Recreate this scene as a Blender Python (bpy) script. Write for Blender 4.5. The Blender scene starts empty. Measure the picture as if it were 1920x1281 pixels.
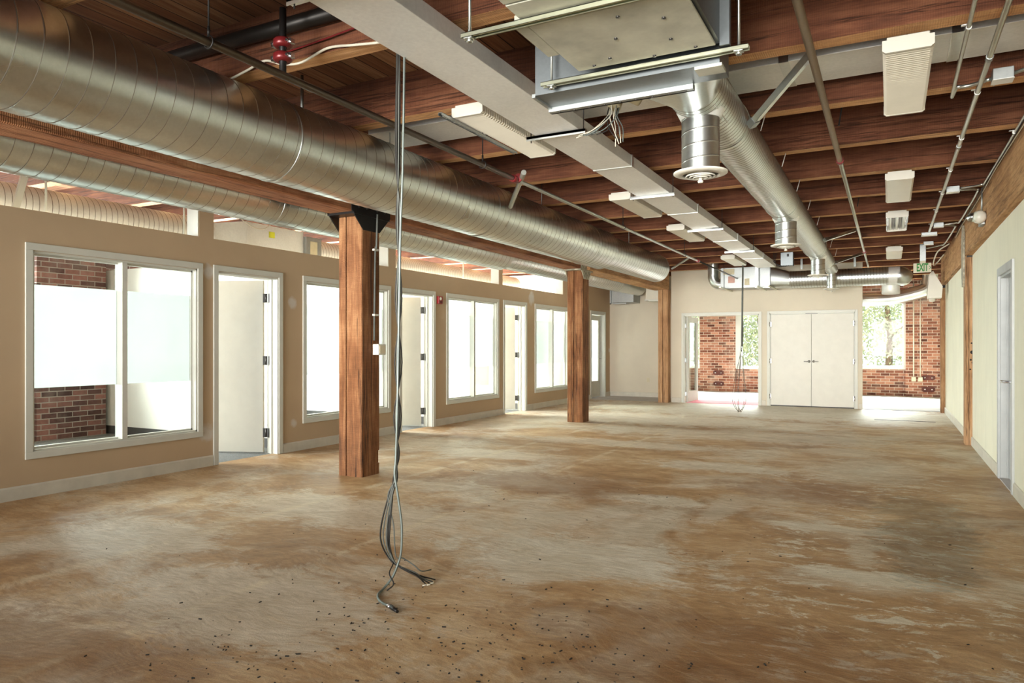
import bpy, bmesh, math, random
from mathutils import Vector, Matrix
random.seed(7)
PI = math.pi
scene = bpy.context.scene
COL = scene.collection

# ------------------------------------------------------------------ materials
def new_mat(name):
    m = bpy.data.materials.new(name); m.use_nodes = True
    nt = m.node_tree; nt.nodes.clear()
    out = nt.nodes.new('ShaderNodeOutputMaterial')
    return m, nt, out
class NT:
    def __init__(s, nt): s.nt = nt
    def n(s, t, ins=None, **kw):
        nd = s.nt.nodes.new(t)
        for k, v in kw.items(): setattr(nd, k, v)
        if ins:
            for k, v in ins.items():
                if isinstance(v, bpy.types.NodeSocket): s.nt.links.new(v, nd.inputs[k])
                else: nd.inputs[k].default_value = v
        return nd
    def link(s, a, b): s.nt.links.new(a, b)
    def ramp(s, fac, stops, interp='LINEAR'):
        r = s.n('ShaderNodeValToRGB', {0: fac}); cr = r.color_ramp; cr.interpolation = interp
        while len(cr.elements) < len(stops): cr.elements.new(.5)
        for e, (p, c) in zip(cr.elements, stops):
            e.position = p; e.color = (*c, 1) if len(c) == 3 else c
        return r.outputs[0]
    def mix(s, f, a, b, bt='MIX'):
        m = s.n('ShaderNodeMix', data_type='RGBA', blend_type=bt)
        for k, v in ((0, f), (6, a), (7, b)):
            if isinstance(v, bpy.types.NodeSocket): s.link(v, m.inputs[k])
            elif k: m.inputs[k].default_value = (*v, 1)
            else: m.inputs[k].default_value = v
        return m.outputs[2]
    def math(s, op, a, b=0.0, c=0.0, clamp=False):
        m = s.n('ShaderNodeMath', operation=op, use_clamp=clamp)
        for i, v in enumerate((a, b, c)):
            if isinstance(v, bpy.types.NodeSocket): s.link(v, m.inputs[i])
            else: m.inputs[i].default_value = v
        return m.outputs[0]
    def noise(s, vec, scale, detail=4, rough=.55, dist=0.0):
        return s.n('ShaderNodeTexNoise', {'Vector': vec, 'Scale': scale, 'Detail': detail, 'Roughness': rough, 'Distortion': dist}).outputs[0]
    def map(s, vec, scale=(1, 1, 1), loc=(0, 0, 0), rot=(0, 0, 0)):
        return s.n('ShaderNodeMapping', {'Vector': vec, 'Scale': scale, 'Location': loc, 'Rotation': rot}).outputs[0]
    def objvec(s, rnd=True):
        tc = s.n('ShaderNodeTexCoord').outputs['Object']
        if not rnd: return tc
        oi = s.n('ShaderNodeObjectInfo').outputs['Random']
        sc = s.math('MULTIPLY', oi, 37.0)
        cb = s.n('ShaderNodeCombineXYZ', {0: sc, 1: sc, 2: sc}).outputs[0]
        return s.n('ShaderNodeVectorMath', {0: tc, 1: cb}, operation='ADD').outputs[0]
    def bump(s, h, strength=.3, dist=.01):
        return s.n('ShaderNodeBump', {'Height': h, 'Strength': strength, 'Distance': dist}).outputs[0]
def srgb(r, g, b):
    f = lambda c: (c/255/12.92) if c/255 <= .04045 else ((c/255+.055)/1.055)**2.4
    return (f(r), f(g), f(b))
def principled(name, color, rough=.6, metal=0.0, spec=.5, noise_amt=.08, noise_scale=6.0, bump=0.0, emit=None):
    m, nt, out = new_mat(name); t = NT(nt)
    v = t.objvec()
    c = color
    p = t.n('ShaderNodeBsdfPrincipled', {'Roughness': rough, 'Metallic': metal, 'Specular IOR Level': spec})
    if noise_amt:
        nz = t.noise(v, noise_scale, 5, .6)
        dark = tuple(x*(1-noise_amt*2.2) for x in c); lite = tuple(min(1, x*(1+noise_amt)) for x in c)
        t.link(t.ramp(nz, [(.3, dark), (.7, lite)]), p.inputs['Base Color'])
    else: p.inputs['Base Color'].default_value = (*c, 1)
    if bump:
        t.link(t.bump(t.noise(v, 60, 3), bump, .004), p.inputs['Normal'])
    t.link(p.outputs[0], out.inputs[0])
    return m
def timber(name, axis, cols, checks=.5, sawmark=.0, rough=.75):
    """rough sawn wood with its grain along one axis"""
    m, nt, out = new_mat(name); t = NT(nt); v = t.objvec()
    sc = [1, 1, 1]; sc['XYZ'.index(axis)] = .07
    g = t.map(v, scale=tuple(sc))
    n1 = t.noise(g, 22, 8, .65, .6)
    n2 = t.noise(g, 90, 5, .7)
    big = t.noise(v, 1.7, 4, .6)
    a = t.math('ADD', t.math('MULTIPLY', n1, .55), t.math('MULTIPLY', big, .45))
    base = t.ramp(a, [(.32, cols[0]), (.5, cols[1]), (.68, cols[2])])
    fine = t.ramp(n2, [(.35, (.55, .5, .45)), (.6, (1, 1, 1))])
    base = t.mix(.55, base, fine, 'MULTIPLY')
    sc2 = [1, 1, 1]; sc2['XYZ'.index(axis)] = .02
    ck = t.noise(t.map(v, scale=tuple(sc2)), 9, 6, .6, .4)
    ckm = t.ramp(ck, [(.485, (0, 0, 0)), (.5, (1, 1, 1)), (.515, (0, 0, 0))])
    ckf = t.math('MULTIPLY', ckm, checks)
    base = t.mix(ckf, base, (.018, .009, .005))
    kn = t.n('ShaderNodeTexVoronoi', {'Vector': t.map(v, scale=tuple(.5 if x < 1 else 1 for x in sc)), 'Scale': 2.3}).outputs[0]
    knm = t.ramp(kn, [(.03, (1, 1, 1)), (.09, (0, 0, 0))])
    base = t.mix(t.math('MULTIPLY', knm, .7), base, (.03, .013, .007))
    h = t.math('ADD', n1, t.math('MULTIPLY', n2, .5))
    if sawmark:
        wv = t.n('ShaderNodeTexWave', {'Vector': v, 'Scale': 26.0, 'Distortion': 2.5, 'Detail': 2.0}, bands_direction=axis).outputs[1]
        base = t.mix(t.math('MULTIPLY', wv, sawmark), base, t.mix(1.0, base, (.55, .45, .4), 'MULTIPLY'))
        h = t.math('ADD', h, t.math('MULTIPLY', wv, .5))
    h = t.math('SUBTRACT', h, t.math('MULTIPLY', ckm, 2.0))
    p = t.n('ShaderNodeBsdfPrincipled', {'Base Color': base, 'Roughness': rough, 'Specular IOR Level': .25, 'Normal': t.bump(h, .45, .006)})
    t.link(p.outputs[0], out.inputs[0]); return m
def galv(name, col=(.62, .61, .56), rough=.3, scale=3.0, metal=1.0):
    m, nt, out = new_mat(name); t = NT(nt); v = t.objvec()
    n = t.noise(v, scale, 6, .65); n2 = t.noise(v, 45, 4, .6)
    c = t.ramp(t.math('ADD', t.math('MULTIPLY', n, .6), t.math('MULTIPLY', n2, .4)),
               [(.3, tuple(x*.78 for x in col)), (.7, col)])
    r = t.math('ADD', t.math('MULTIPLY', t.noise(v, scale, 2, .4), .14), rough-.02)
    p = t.n('ShaderNodeBsdfPrincipled', {'Base Color': c, 'Metallic': metal, 'Roughness': r, 'Normal': t.bump(t.noise(v, 2.2, 1, .4), .10, .02)})
    t.link(p.outputs[0], out.inputs[0]); return m
def brick(name, axes, cols, mortar, scale=1.0):
    m, nt, out = new_mat(name); t = NT(nt); tc = t.objvec(False)
    s = t.n('ShaderNodeSeparateXYZ', {0: tc})
    cb = t.n('ShaderNodeCombineXYZ', {0: s.outputs[axes[0]], 1: s.outputs[axes[1]], 2: 0.0}).outputs[0]
    b = t.n('ShaderNodeTexBrick', {'Vector': cb, 'Color1': (0, 0, 0, 1), 'Color2': (1, 1, 1, 1), 'Mortar': (.5, .5, .5, 1), 'Scale': 1.0,
        'Mortar Size': .007, 'Mortar Smooth': .3, 'Brick Width': .215*scale, 'Row Height': .075*scale})
    n = t.noise(tc, 14, 6, .7); big = t.noise(tc, 1.3, 4, .6)
    mixf = t.math('ADD', t.math('MULTIPLY', b.outputs[0], .55), t.math('MULTIPLY', n, .45))
    c = t.ramp(mixf, [(.2, cols[0]), (.5, cols[1]), (.8, cols[2])])
    c = t.mix(t.ramp(big, [(.5, (0, 0, 0)), (.75, (.5, .5, .5))]), c, mortar)
    c = t.mix(b.outputs[1], c, mortar)
    h = t.math('SUBTRACT', t.math('MULTIPLY', n, .5), b.outputs[1])
    p = t.n('ShaderNodeBsdfPrincipled', {'Base Color': c, 'Roughness': .9, 'Specular IOR Level': .2, 'Normal': t.bump(h, .6, .01)})
    t.link(p.outputs[0], out.inputs[0]); return m
def plaster(name, col, streak=.0, rough=.7, smudge=None):
    m, nt, out = new_mat(name); t = NT(nt); v = t.objvec(False)
    n = t.noise(v, 1.1, 4, .6)
    c = t.ramp(n, [(.3, tuple(x*.93 for x in col)), (.7, tuple(min(1, x*1.03) for x in col))])
    if streak:
        s = t.noise(t.map(v, scale=(1, 3.0, .35)), 3.0, 5, .65)
        c = t.mix(t.math('MULTIPLY', t.ramp(s, [(.45, (0, 0, 0)), (.75, (1, 1, 1))]), streak), c, tuple(x*.8 for x in col))
    if smudge:
        for (p0, r) in smudge:
            d = t.n('ShaderNodeVectorMath', {0: v, 1: p0}, operation='DISTANCE').outputs['Value']
            d = t.math('ADD', d, t.math('MULTIPLY', t.math('SUBTRACT', t.noise(v, 14, 3), .5), r*.9))
            f = t.math('MULTIPLY', t.math('SUBTRACT', 1.0, t.n('ShaderNodeMapRange', {0: d, 1: r*.5, 2: r}).outputs[0]), .8, clamp=True)
            c = t.mix(f, c, (.62, .6, .56))
    p = t.n('ShaderNodeBsdfPrincipled', {'Base Color': c, 'Roughness': rough, 'Specular IOR Level': .3, 'Normal': t.bump(t.noise(v, 120, 3), .06, .003)})
    t.link(p.outputs[0], out.inputs[0]); return m

M = {}
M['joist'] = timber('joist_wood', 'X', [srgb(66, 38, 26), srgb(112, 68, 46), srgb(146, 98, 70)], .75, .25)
M['joistedgelit'] = timber('joist_edge_lit_wood', 'X', [srgb(176, 124, 82), srgb(220, 168, 116), srgb(238, 194, 146)], .6, .15)  # paler sawn undersides, with floor bounce light also painted into the colour
M['post'] = timber('post_wood', 'Z', [srgb(74, 46, 28), srgb(138, 92, 58), srgb(186, 140, 98)], 1.0, .45)
M['postlight'] = timber('post_wood_light', 'Z', [srgb(134, 96, 66), srgb(180, 138, 100), srgb(208, 170, 130)], .8, .15)
M['beam'] = timber('beam_wood', 'Y', [srgb(108, 64, 42), srgb(162, 108, 74), srgb(196, 146, 106)], .7, .15)
M['beamlight'] = timber('beam_wood_light', 'Y', [srgb(136, 94, 60), srgb(186, 142, 98), srgb(216, 176, 128)], .5, .1)
M['galv'] = galv('galvanised_steel', (.74, .77, .745), .26)
M['seam'] = principled('duct_seam_steel', (.30, .28, .24), .45, .9, noise_amt=.1, noise_scale=9)
M['galv_dull'] = galv('dull_galvanised_sheet', (.42, .44, .43), .42)
M['galv_bright'] = galv('bright_galvanised_sheet', (.90, .895, .85), .45, 1.6, .4)
M['galv_dark'] = galv('dark_galvanised_sheet', (.22, .24, .245), .4)
M['unistrut'] = principled('zinc_plated_strut', (.55, .56, .42), .35, 1.0)
M['pipe'] = galv('galvanised_pipe', (.62, .64, .60), .33, 12)
M['pipe_old'] = galv('weathered_pipe', (.34, .26, .18), .5, 14)
M['pipe_soot'] = galv('sooty_iron_pipe', (.13, .10, .075), .42, 14)
M['pipe_dark'] = principled('dark_iron_pipe', (.045, .04, .036), .4, .7)
M['black'] = principled('black_steel', (.018, .016, .015), .45, .5)
M['white'] = principled('white_painted_wood', srgb(206, 206, 196), .45, noise_amt=.02)
M['whitelens'] = principled('white_acrylic_lens', srgb(218, 211, 192), .35, noise_amt=.02)
M['whitemetal'] = principled('white_enamel', srgb(212, 207, 192), .35, noise_amt=.02)
M['doorwhite'] = principled('door_paint', srgb(214, 211, 200), .5, noise_amt=.02)
M['jambgrey'] = principled('grey_door_frame_paint', srgb(186, 188, 186), .45, noise_amt=.05)
M['baseboard'] = principled('baseboard_paint', srgb(205, 199, 184), .5, noise_amt=.05)
M['tan'] = plaster('tan_wall_paint', srgb(190, 166, 136), smudge=[((-6.55, 5.37, 2.12), .09), ((-6.55, 6.6, 1.84), .085), ((-6.55, 5.33, .36), .11),
        ((-6.55, 6.62, .35), .06), ((-6.55, 13.3, 2.3), .16), ((-6.55, 13.75, 2.55), .1), ((-6.55, 17.95, 1.2), .07)])
M['beige'] = plaster('beige_wall_paint', srgb(212, 202, 182))
M['cream'] = plaster('pale_yellow_green_wall_paint', srgb(233, 229, 207), streak=.3)
M['offwhite'] = plaster('office_white_paint', srgb(232, 230, 222))
M['brick'] = brick('red_brick', (0, 2), [srgb(84, 50, 40), srgb(148, 94, 74), srgb(186, 136, 112)], srgb(196, 180, 164))
M['brickoffice'] = brick('dark_red_brick', (1, 2), [srgb(64, 46, 44), srgb(104, 74, 68), srgb(142, 100, 90)], srgb(150, 142, 134))
M['brickside'] = brick('red_brick_side', (1, 2), [srgb(84, 40, 28), srgb(160, 84, 58), srgb(204, 134, 100)], srgb(205, 178, 158))
M['carpet'] = principled('grey_carpet', srgb(120, 122, 120), .95, noise_amt=.25, noise_scale=70, bump=.5)
M['concrete'] = principled('pale_concrete_floor', srgb(184, 178, 174), .8, noise_amt=.06, noise_scale=3, bump=.1)
M['darkbase'] = principled('dark_rubber_base', srgb(70, 68, 66), .6)
M['pink'] = principled('pink_floor_paper', srgb(226, 128, 140), .8, noise_amt=.05)
M['red'] = principled('red_enamel', srgb(170, 24, 34), .35)
M['redpipe'] = principled('red_coupling', srgb(120, 34, 36), .3, .3)
M['cablegrey'] = principled('grey_cable_jacket', srgb(92, 94, 88), .6, spec=.25)
M['cabledark'] = principled('dark_cable_jacket', srgb(46, 43, 39), .6, spec=.25)
M['cablewhite'] = principled('white_cable_jacket', srgb(214, 206, 186), .5)
M['flex'] = principled('armoured_flex', (.20, .23, .21), .55, .7)
M['yellow'] = principled('yellow_label', srgb(214, 214, 50), .6)
M['labelcream'] = principled('cream_label', srgb(206, 196, 164), .6)
M['labelred'] = principled('pale_red_label', srgb(208, 164, 150), .6)
M['exitplate'] = principled('exit_sign_plate', srgb(206, 200, 176), .5, noise_amt=.02)
M['exitgreen'] = principled('exit_sign_green', srgb(20, 120, 30), .5, noise_amt=0)
M['outlet'] = principled('ivory_plastic', srgb(212, 200, 170), .5, noise_amt=.02)
M['duct_liner'] = principled('painted_sheet_panel', srgb(196, 194, 176), .55, .25, noise_amt=.12, noise_scale=5)
M['chrome'] = principled('brushed_lever', (.6, .6, .62), .25, 1.0, noise_amt=.02)
M['hinge'] = principled('dark_hinge', (.09, .085, .08), .4, .8)
M['debris'] = principled('dark_crumbs', (.02, .017, .014), .9)
M['bark'] = principled('tree_bark', srgb(110, 96, 80), .9, noise_amt=.2)
M['dirt'] = principled('outdoor_ground', srgb(190, 190, 178), .9)
M['insul'] = principled('beige_insulated_elbow', srgb(196, 184, 150), .5, noise_amt=.1)
M['tube'] = principled('fluorescent_tube', srgb(240, 244, 236), .3, noise_amt=0)

def glass_mat():
    m, nt, out = new_mat('clear_glass'); t = NT(nt)
    fr = t.n('ShaderNodeFresnel', {'IOR': 1.12}).outputs[0]
    nz = t.noise(t.objvec(), .6, 2)
    tr = t.n('ShaderNodeBsdfTransparent', {'Color': (.95, .98, .965, 1)})
    gl = t.n('ShaderNodeBsdfGlossy', {'Roughness': .03, 'Color': (1, 1, 1, 1)})
    f = t.math('MULTIPLY', fr, t.math('ADD', .75, t.math('MULTIPLY', nz, .1)))
    mx = t.n('ShaderNodeMixShader', {0: f, 1: tr.outputs[0], 2: gl.outputs[0]})
    t.link(mx.outputs[0], out.inputs[0]); return m
def frost_mat():
    m, nt, out = new_mat('frosted_film'); t = NT(nt)
    v = t.objvec(); nz = t.noise(v, 2, 3)
    c = t.ramp(nz, [(.3, (.60, .62, .605)), (.7, (.64, .65, .635))])
    tr = t.n('ShaderNodeBsdfTranslucent', {'Color': c}); df = t.n('ShaderNodeBsdfDiffuse', {'Color': c})
    m1 = t.n('ShaderNodeMixShader', {0: .35, 1: tr.outputs[0], 2: df.outputs[0]})
    tp = t.n('ShaderNodeBsdfTransparent', {'Color': (1, 1, 1, 1)})
    m2 = t.n('ShaderNodeMixShader', {0: .12, 1: m1.outputs[0], 2: tp.outputs[0]})
    t.link(m2.outputs[0], out.inputs[0]); return m
def leaf_mat():
    m, nt, out = new_mat('pale_leaves'); t = NT(nt)
    c = t.ramp(t.noise(t.objvec(), 3, 4), [(.35, srgb(150, 164, 124)), (.65, srgb(206, 214, 180))])
    tr = t.n('ShaderNodeBsdfTranslucent', {'Color': c}); df = t.n('ShaderNodeBsdfDiffuse', {'Color': c})
    m1 = t.n('ShaderNodeMixShader', {0: .5, 1: tr.outputs[0], 2: df.outputs[0]})
    t.link(m1.outputs[0], out.inputs[0]); return m
M['glass'] = glass_mat(); M['frost'] = frost_mat(); M['leaf'] = leaf_mat()

def deck_mat():
    m, nt, out = new_mat('ceiling_planks'); t = NT(nt); v = t.objvec(False)
    s = t.n('ShaderNodeSeparateXYZ', {0: v})
    cb = t.n('ShaderNodeCombineXYZ', {0: s.outputs[1], 1: s.outputs[0], 2: 0.0}).outputs[0]
    b = t.n('ShaderNodeTexBrick', {'Vector': cb, 'Color1': (0, 0, 0, 1), 'Color2': (1, 1, 1, 1), 'Mortar': (.5, .5, .5, 1), 'Scale': 1.0,
        'Mortar Size': .004, 'Mortar Smooth': .1, 'Brick Width': 7.3, 'Row Height': .135})
    g = t.noise(t.map(v, scale=(1, .06, 1)), 26, 8, .65, .5)
    f = t.math('ADD', t.math('MULTIPLY', b.outputs[0], .28), t.math('MULTIPLY', g, .72))
    c = t.ramp(f, [(.2, srgb(92, 58, 40)), (.5, srgb(138, 96, 68)), (.75, srgb(182, 142, 108))])
    kn = t.n('ShaderNodeTexVoronoi', {'Vector': v, 'Scale': 2.6}).outputs[0]
    c = t.mix(t.ramp(kn, [(.04, (.8, .8, .8)), (.1, (0, 0, 0))]), c, (.05, .02, .01))
    c = t.mix(b.outputs[1], c, (.008, .005, .003))
    p = t.n('ShaderNodeBsdfPrincipled', {'Base Color': c, 'Roughness': .7, 'Specular IOR Level': .25, 'Normal': t.bump(t.math('SUBTRACT', g, b.outputs[1]), .4, .008)})
    t.link(p.outputs[0], out.inputs[0]); return m
M['deck'] = deck_mat()

def floor_mat():
    m, nt, out = new_mat('scraped_plywood_floor'); t = NT(nt); v = t.objvec(False)
    wz = t.n('ShaderNodeTexNoise', {'Vector': v, 'Scale': .9, 'Detail': 4.0}).outputs[1]
    wv = t.n('ShaderNodeVectorMath', {0: v, 1: t.n('ShaderNodeVectorMath', {0: wz, 'Scale': .55}, operation='SCALE').outputs[0]}, operation='ADD').outputs[0]
    big = t.noise(wv, .75, 6, .62, .3)
    mid = t.noise(t.map(wv, scale=(.7, 1.5, 1), rot=(0, 0, .35)), 2.4, 8, .72, .6)
    # swirling scraper marks
    def polar(cx, cy, ks):
        pv = t.n('ShaderNodeVectorMath', {0: wv, 1: (cx, cy, 0)}, operation='SUBTRACT').outputs[0]
        ss = t.n('ShaderNodeSeparateXYZ', {0: pv})
        an = t.math('ARCTAN2', ss.outputs[1], ss.outputs[0]); ra = t.n('ShaderNodeVectorMath', {0: pv}, operation='LENGTH').outputs['Value']
        return t.noise(t.n('ShaderNodeCombineXYZ', {0: t.math('MULTIPLY', ra, ks), 1: t.math('MULTIPLY', an, 1.6), 2: 0.0}).outputs[0], 1.0, 4, .7)
    sel = t.ramp(t.noise(v, .6, 2), [(.46, (0, 0, 0)), (.54, (1, 1, 1))])
    arcs = t.mix(sel, polar(-2.9, .6, 42.0), polar(-1.0, 1.4, 36.0))
    ring = arcs
    fine = t.noise(t.map(wv, scale=(.35, 2.2, 1), rot=(0, 0, .5)), 26, 6, .75)
    grit = t.noise(v, 150, 3, .7)
    f = t.math('ADD', t.math('MULTIPLY', big, .5), t.math('MULTIPLY', mid, .5))
    ochre = t.ramp(f, [(.36, srgb(144, 106, 66)), (.5, srgb(184, 146, 100)), (.62, srgb(218, 190, 150))])
    grey = t.ramp(mid, [(.3, srgb(206, 194, 168)), (.7, srgb(238, 234, 220))])
    wmask = t.ramp(t.noise(wv, .55, 7, .68, .4), [(.49, (0, 0, 0)), (.60, (1, 1, 1))])
    wmask = t.math('MULTIPLY', wmask, .75)
    patches = [(-1.7, 4.15, .85, .42, .95), (-1.9, 3.9, .5, .4, .8), (-1.75, 5.95, .55, .22, .85), (-1.2, 5.9, .16, .6, .6), (-3.9, 4.4, 1.3, .5, .55),
               (-2.9, 2.6, .9, .55, .6), (-4.6, 3.2, .8, .35, .55), (-3.2, 9.2, 1.6, .35, .6), (-1.6, 7.9, .8, .3, .75), (-.1, 4.5, .42, .13, .95),
               (-.35, 5.6, .5, .12, .8), (-.15, 5.0, .09, .35, .6), (-.5, 9.7, .5, .4, .5), (-3.9, 12.6, 2.6, 1.1, .85), (-2.4, 15.2, 4.6, 1.9, .95), (-1.8, 10.8, 2.2, .6, .6), (-.2, 8.4, .5, .9, .5), (-4.3, 7.6, 1.0, .35, .6),
               (-5.6, 8.0, .8, .4, .5), (-1.35, 3.1, .2, .2, .5), (-5.9, 11.0, .5, 1.5, .5)]
    nzd = t.math('SUBTRACT', t.noise(wv, 3.2, 7, .75), .5)
    nze = t.math('MULTIPLY', t.math('SUBTRACT', t.noise(t.map(wv, scale=(.6, 1.6, 1)), 13, 6, .8), .5), 1.7)
    s = t.n('ShaderNodeSeparateXYZ', {0: v}); X, Y = s.outputs[0], s.outputs[1]
    def blob(x, y, rx, ry):
        dx = t.math('MULTIPLY', t.math('SUBTRACT', X, x), 1/rx); dy = t.math('MULTIPLY', t.math('SUBTRACT', Y, y), 1/ry)
        d = t.math('SQRT', t.math('ADD', t.math('MULTIPLY', dx, dx), t.math('MULTIPLY', dy, dy)))
        d = t.math('ADD', t.math('ADD', d, t.math('MULTIPLY', nzd, 2.4)), nze)
        return t.n('ShaderNodeMapRange', {0: d, 1: 1.15, 2: .75}).outputs[0]
    pm = wmask
    for (x, y, rx, ry, a) in patches:
        pm = t.math('MAXIMUM', pm, t.math('MULTIPLY', blob(x, y, rx, ry), a))
    fl = t.ramp(t.noise(t.map(wv, scale=(.75, 1.7, 1)), 6.5, 9, .78, .3), [(.535, (0, 0, 0)), (.565, (1, 1, 1))])
    zone = t.math('MAXIMUM', blob(-.1, 4.6, .75, 2.2), blob(-.2, 7.2, .9, 1.3))
    pm = t.math('MAXIMUM', pm, t.math('MULTIPLY', t.math('MULTIPLY', fl, zone), .95))
    c = t.mix(pm, ochre, grey)
    # pale sheet joints running down the room
    for (x0, w) in ((-3.05, .05), (-4.25, .06)):
        dd = t.math('ABSOLUTE', t.math('SUBTRACT', t.math('ADD', X, t.math('MULTIPLY', nzd, .12)), x0))
        ln = t.math('MULTIPLY', t.n('ShaderNodeMapRange', {0: dd, 1: w, 2: w*.3}).outputs[0], t.n('ShaderNodeMapRange', {0: mid, 1: .42, 2: .55}).outputs[0])
        c = t.mix(t.math('MULTIPLY', ln, .7), c, srgb(226, 210, 178))
    dk = t.math('MAXIMUM', blob(.25, 5.6, .3, 1.2), t.math('MULTIPLY', blob(.2, 6.6, .35, .5), .9))
    c = t.mix(t.math('MULTIPLY', dk, .7), c, t.mix(1.0, c, (.50, .55, .58), 'MULTIPLY'))
    brown = t.math('MAXIMUM', t.math('MAXIMUM', blob(-3.2, 1.6, 1.1, .55), blob(-.6, 3.1, 1.0, .5)), blob(-2.9, 6.2, 1.1, .5))
    brown = t.math('MAXIMUM', brown, blob(-.7, 6.9, .7, .5))
    c = t.mix(t.math('MULTIPLY', brown, .55), c, srgb(142, 98, 56))
    c = t.mix(t.math('MULTIPLY', t.ramp(arcs, [(.52, (0, 0, 0)), (.66, (1, 1, 1))]), .35), c, srgb(214, 186, 144))
    c = t.mix(.8, c, t.ramp(fine, [(.33, (.55, .5, .43)), (.6, (1.0, 1.0, 1.0))]), 'MULTIPLY')
    c = t.mix(.65, c, t.ramp(grit, [(.3, (.6, .57, .53)), (.6, (1.0, 1.0, 1.0))]), 'MULTIPLY')
    sp = t.n('ShaderNodeTexVoronoi', {'Vector': v, 'Scale': 7.0, 'Randomness': 1.0}).outputs[0]
    c = t.mix(t.ramp(sp, [(.03, (.7, .7, .7)), (.05, (0, 0, 0))]), c, (.05, .035, .02))
    h = t.math('ADD', t.math('MULTIPLY', fine, .6), t.math('ADD', t.math('MULTIPLY', ring, .35), t.math('MULTIPLY', grit, .5)))
    p = t.n('ShaderNodeBsdfPrincipled', {'Base Color': c, 'Roughness': .5, 'Specular IOR Level': .45, 'Normal': t.bump(h, .45, .006)})
    t.link(p.outputs[0], out.inputs[0]); return m
M['floor'] = floor_mat()

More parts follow.
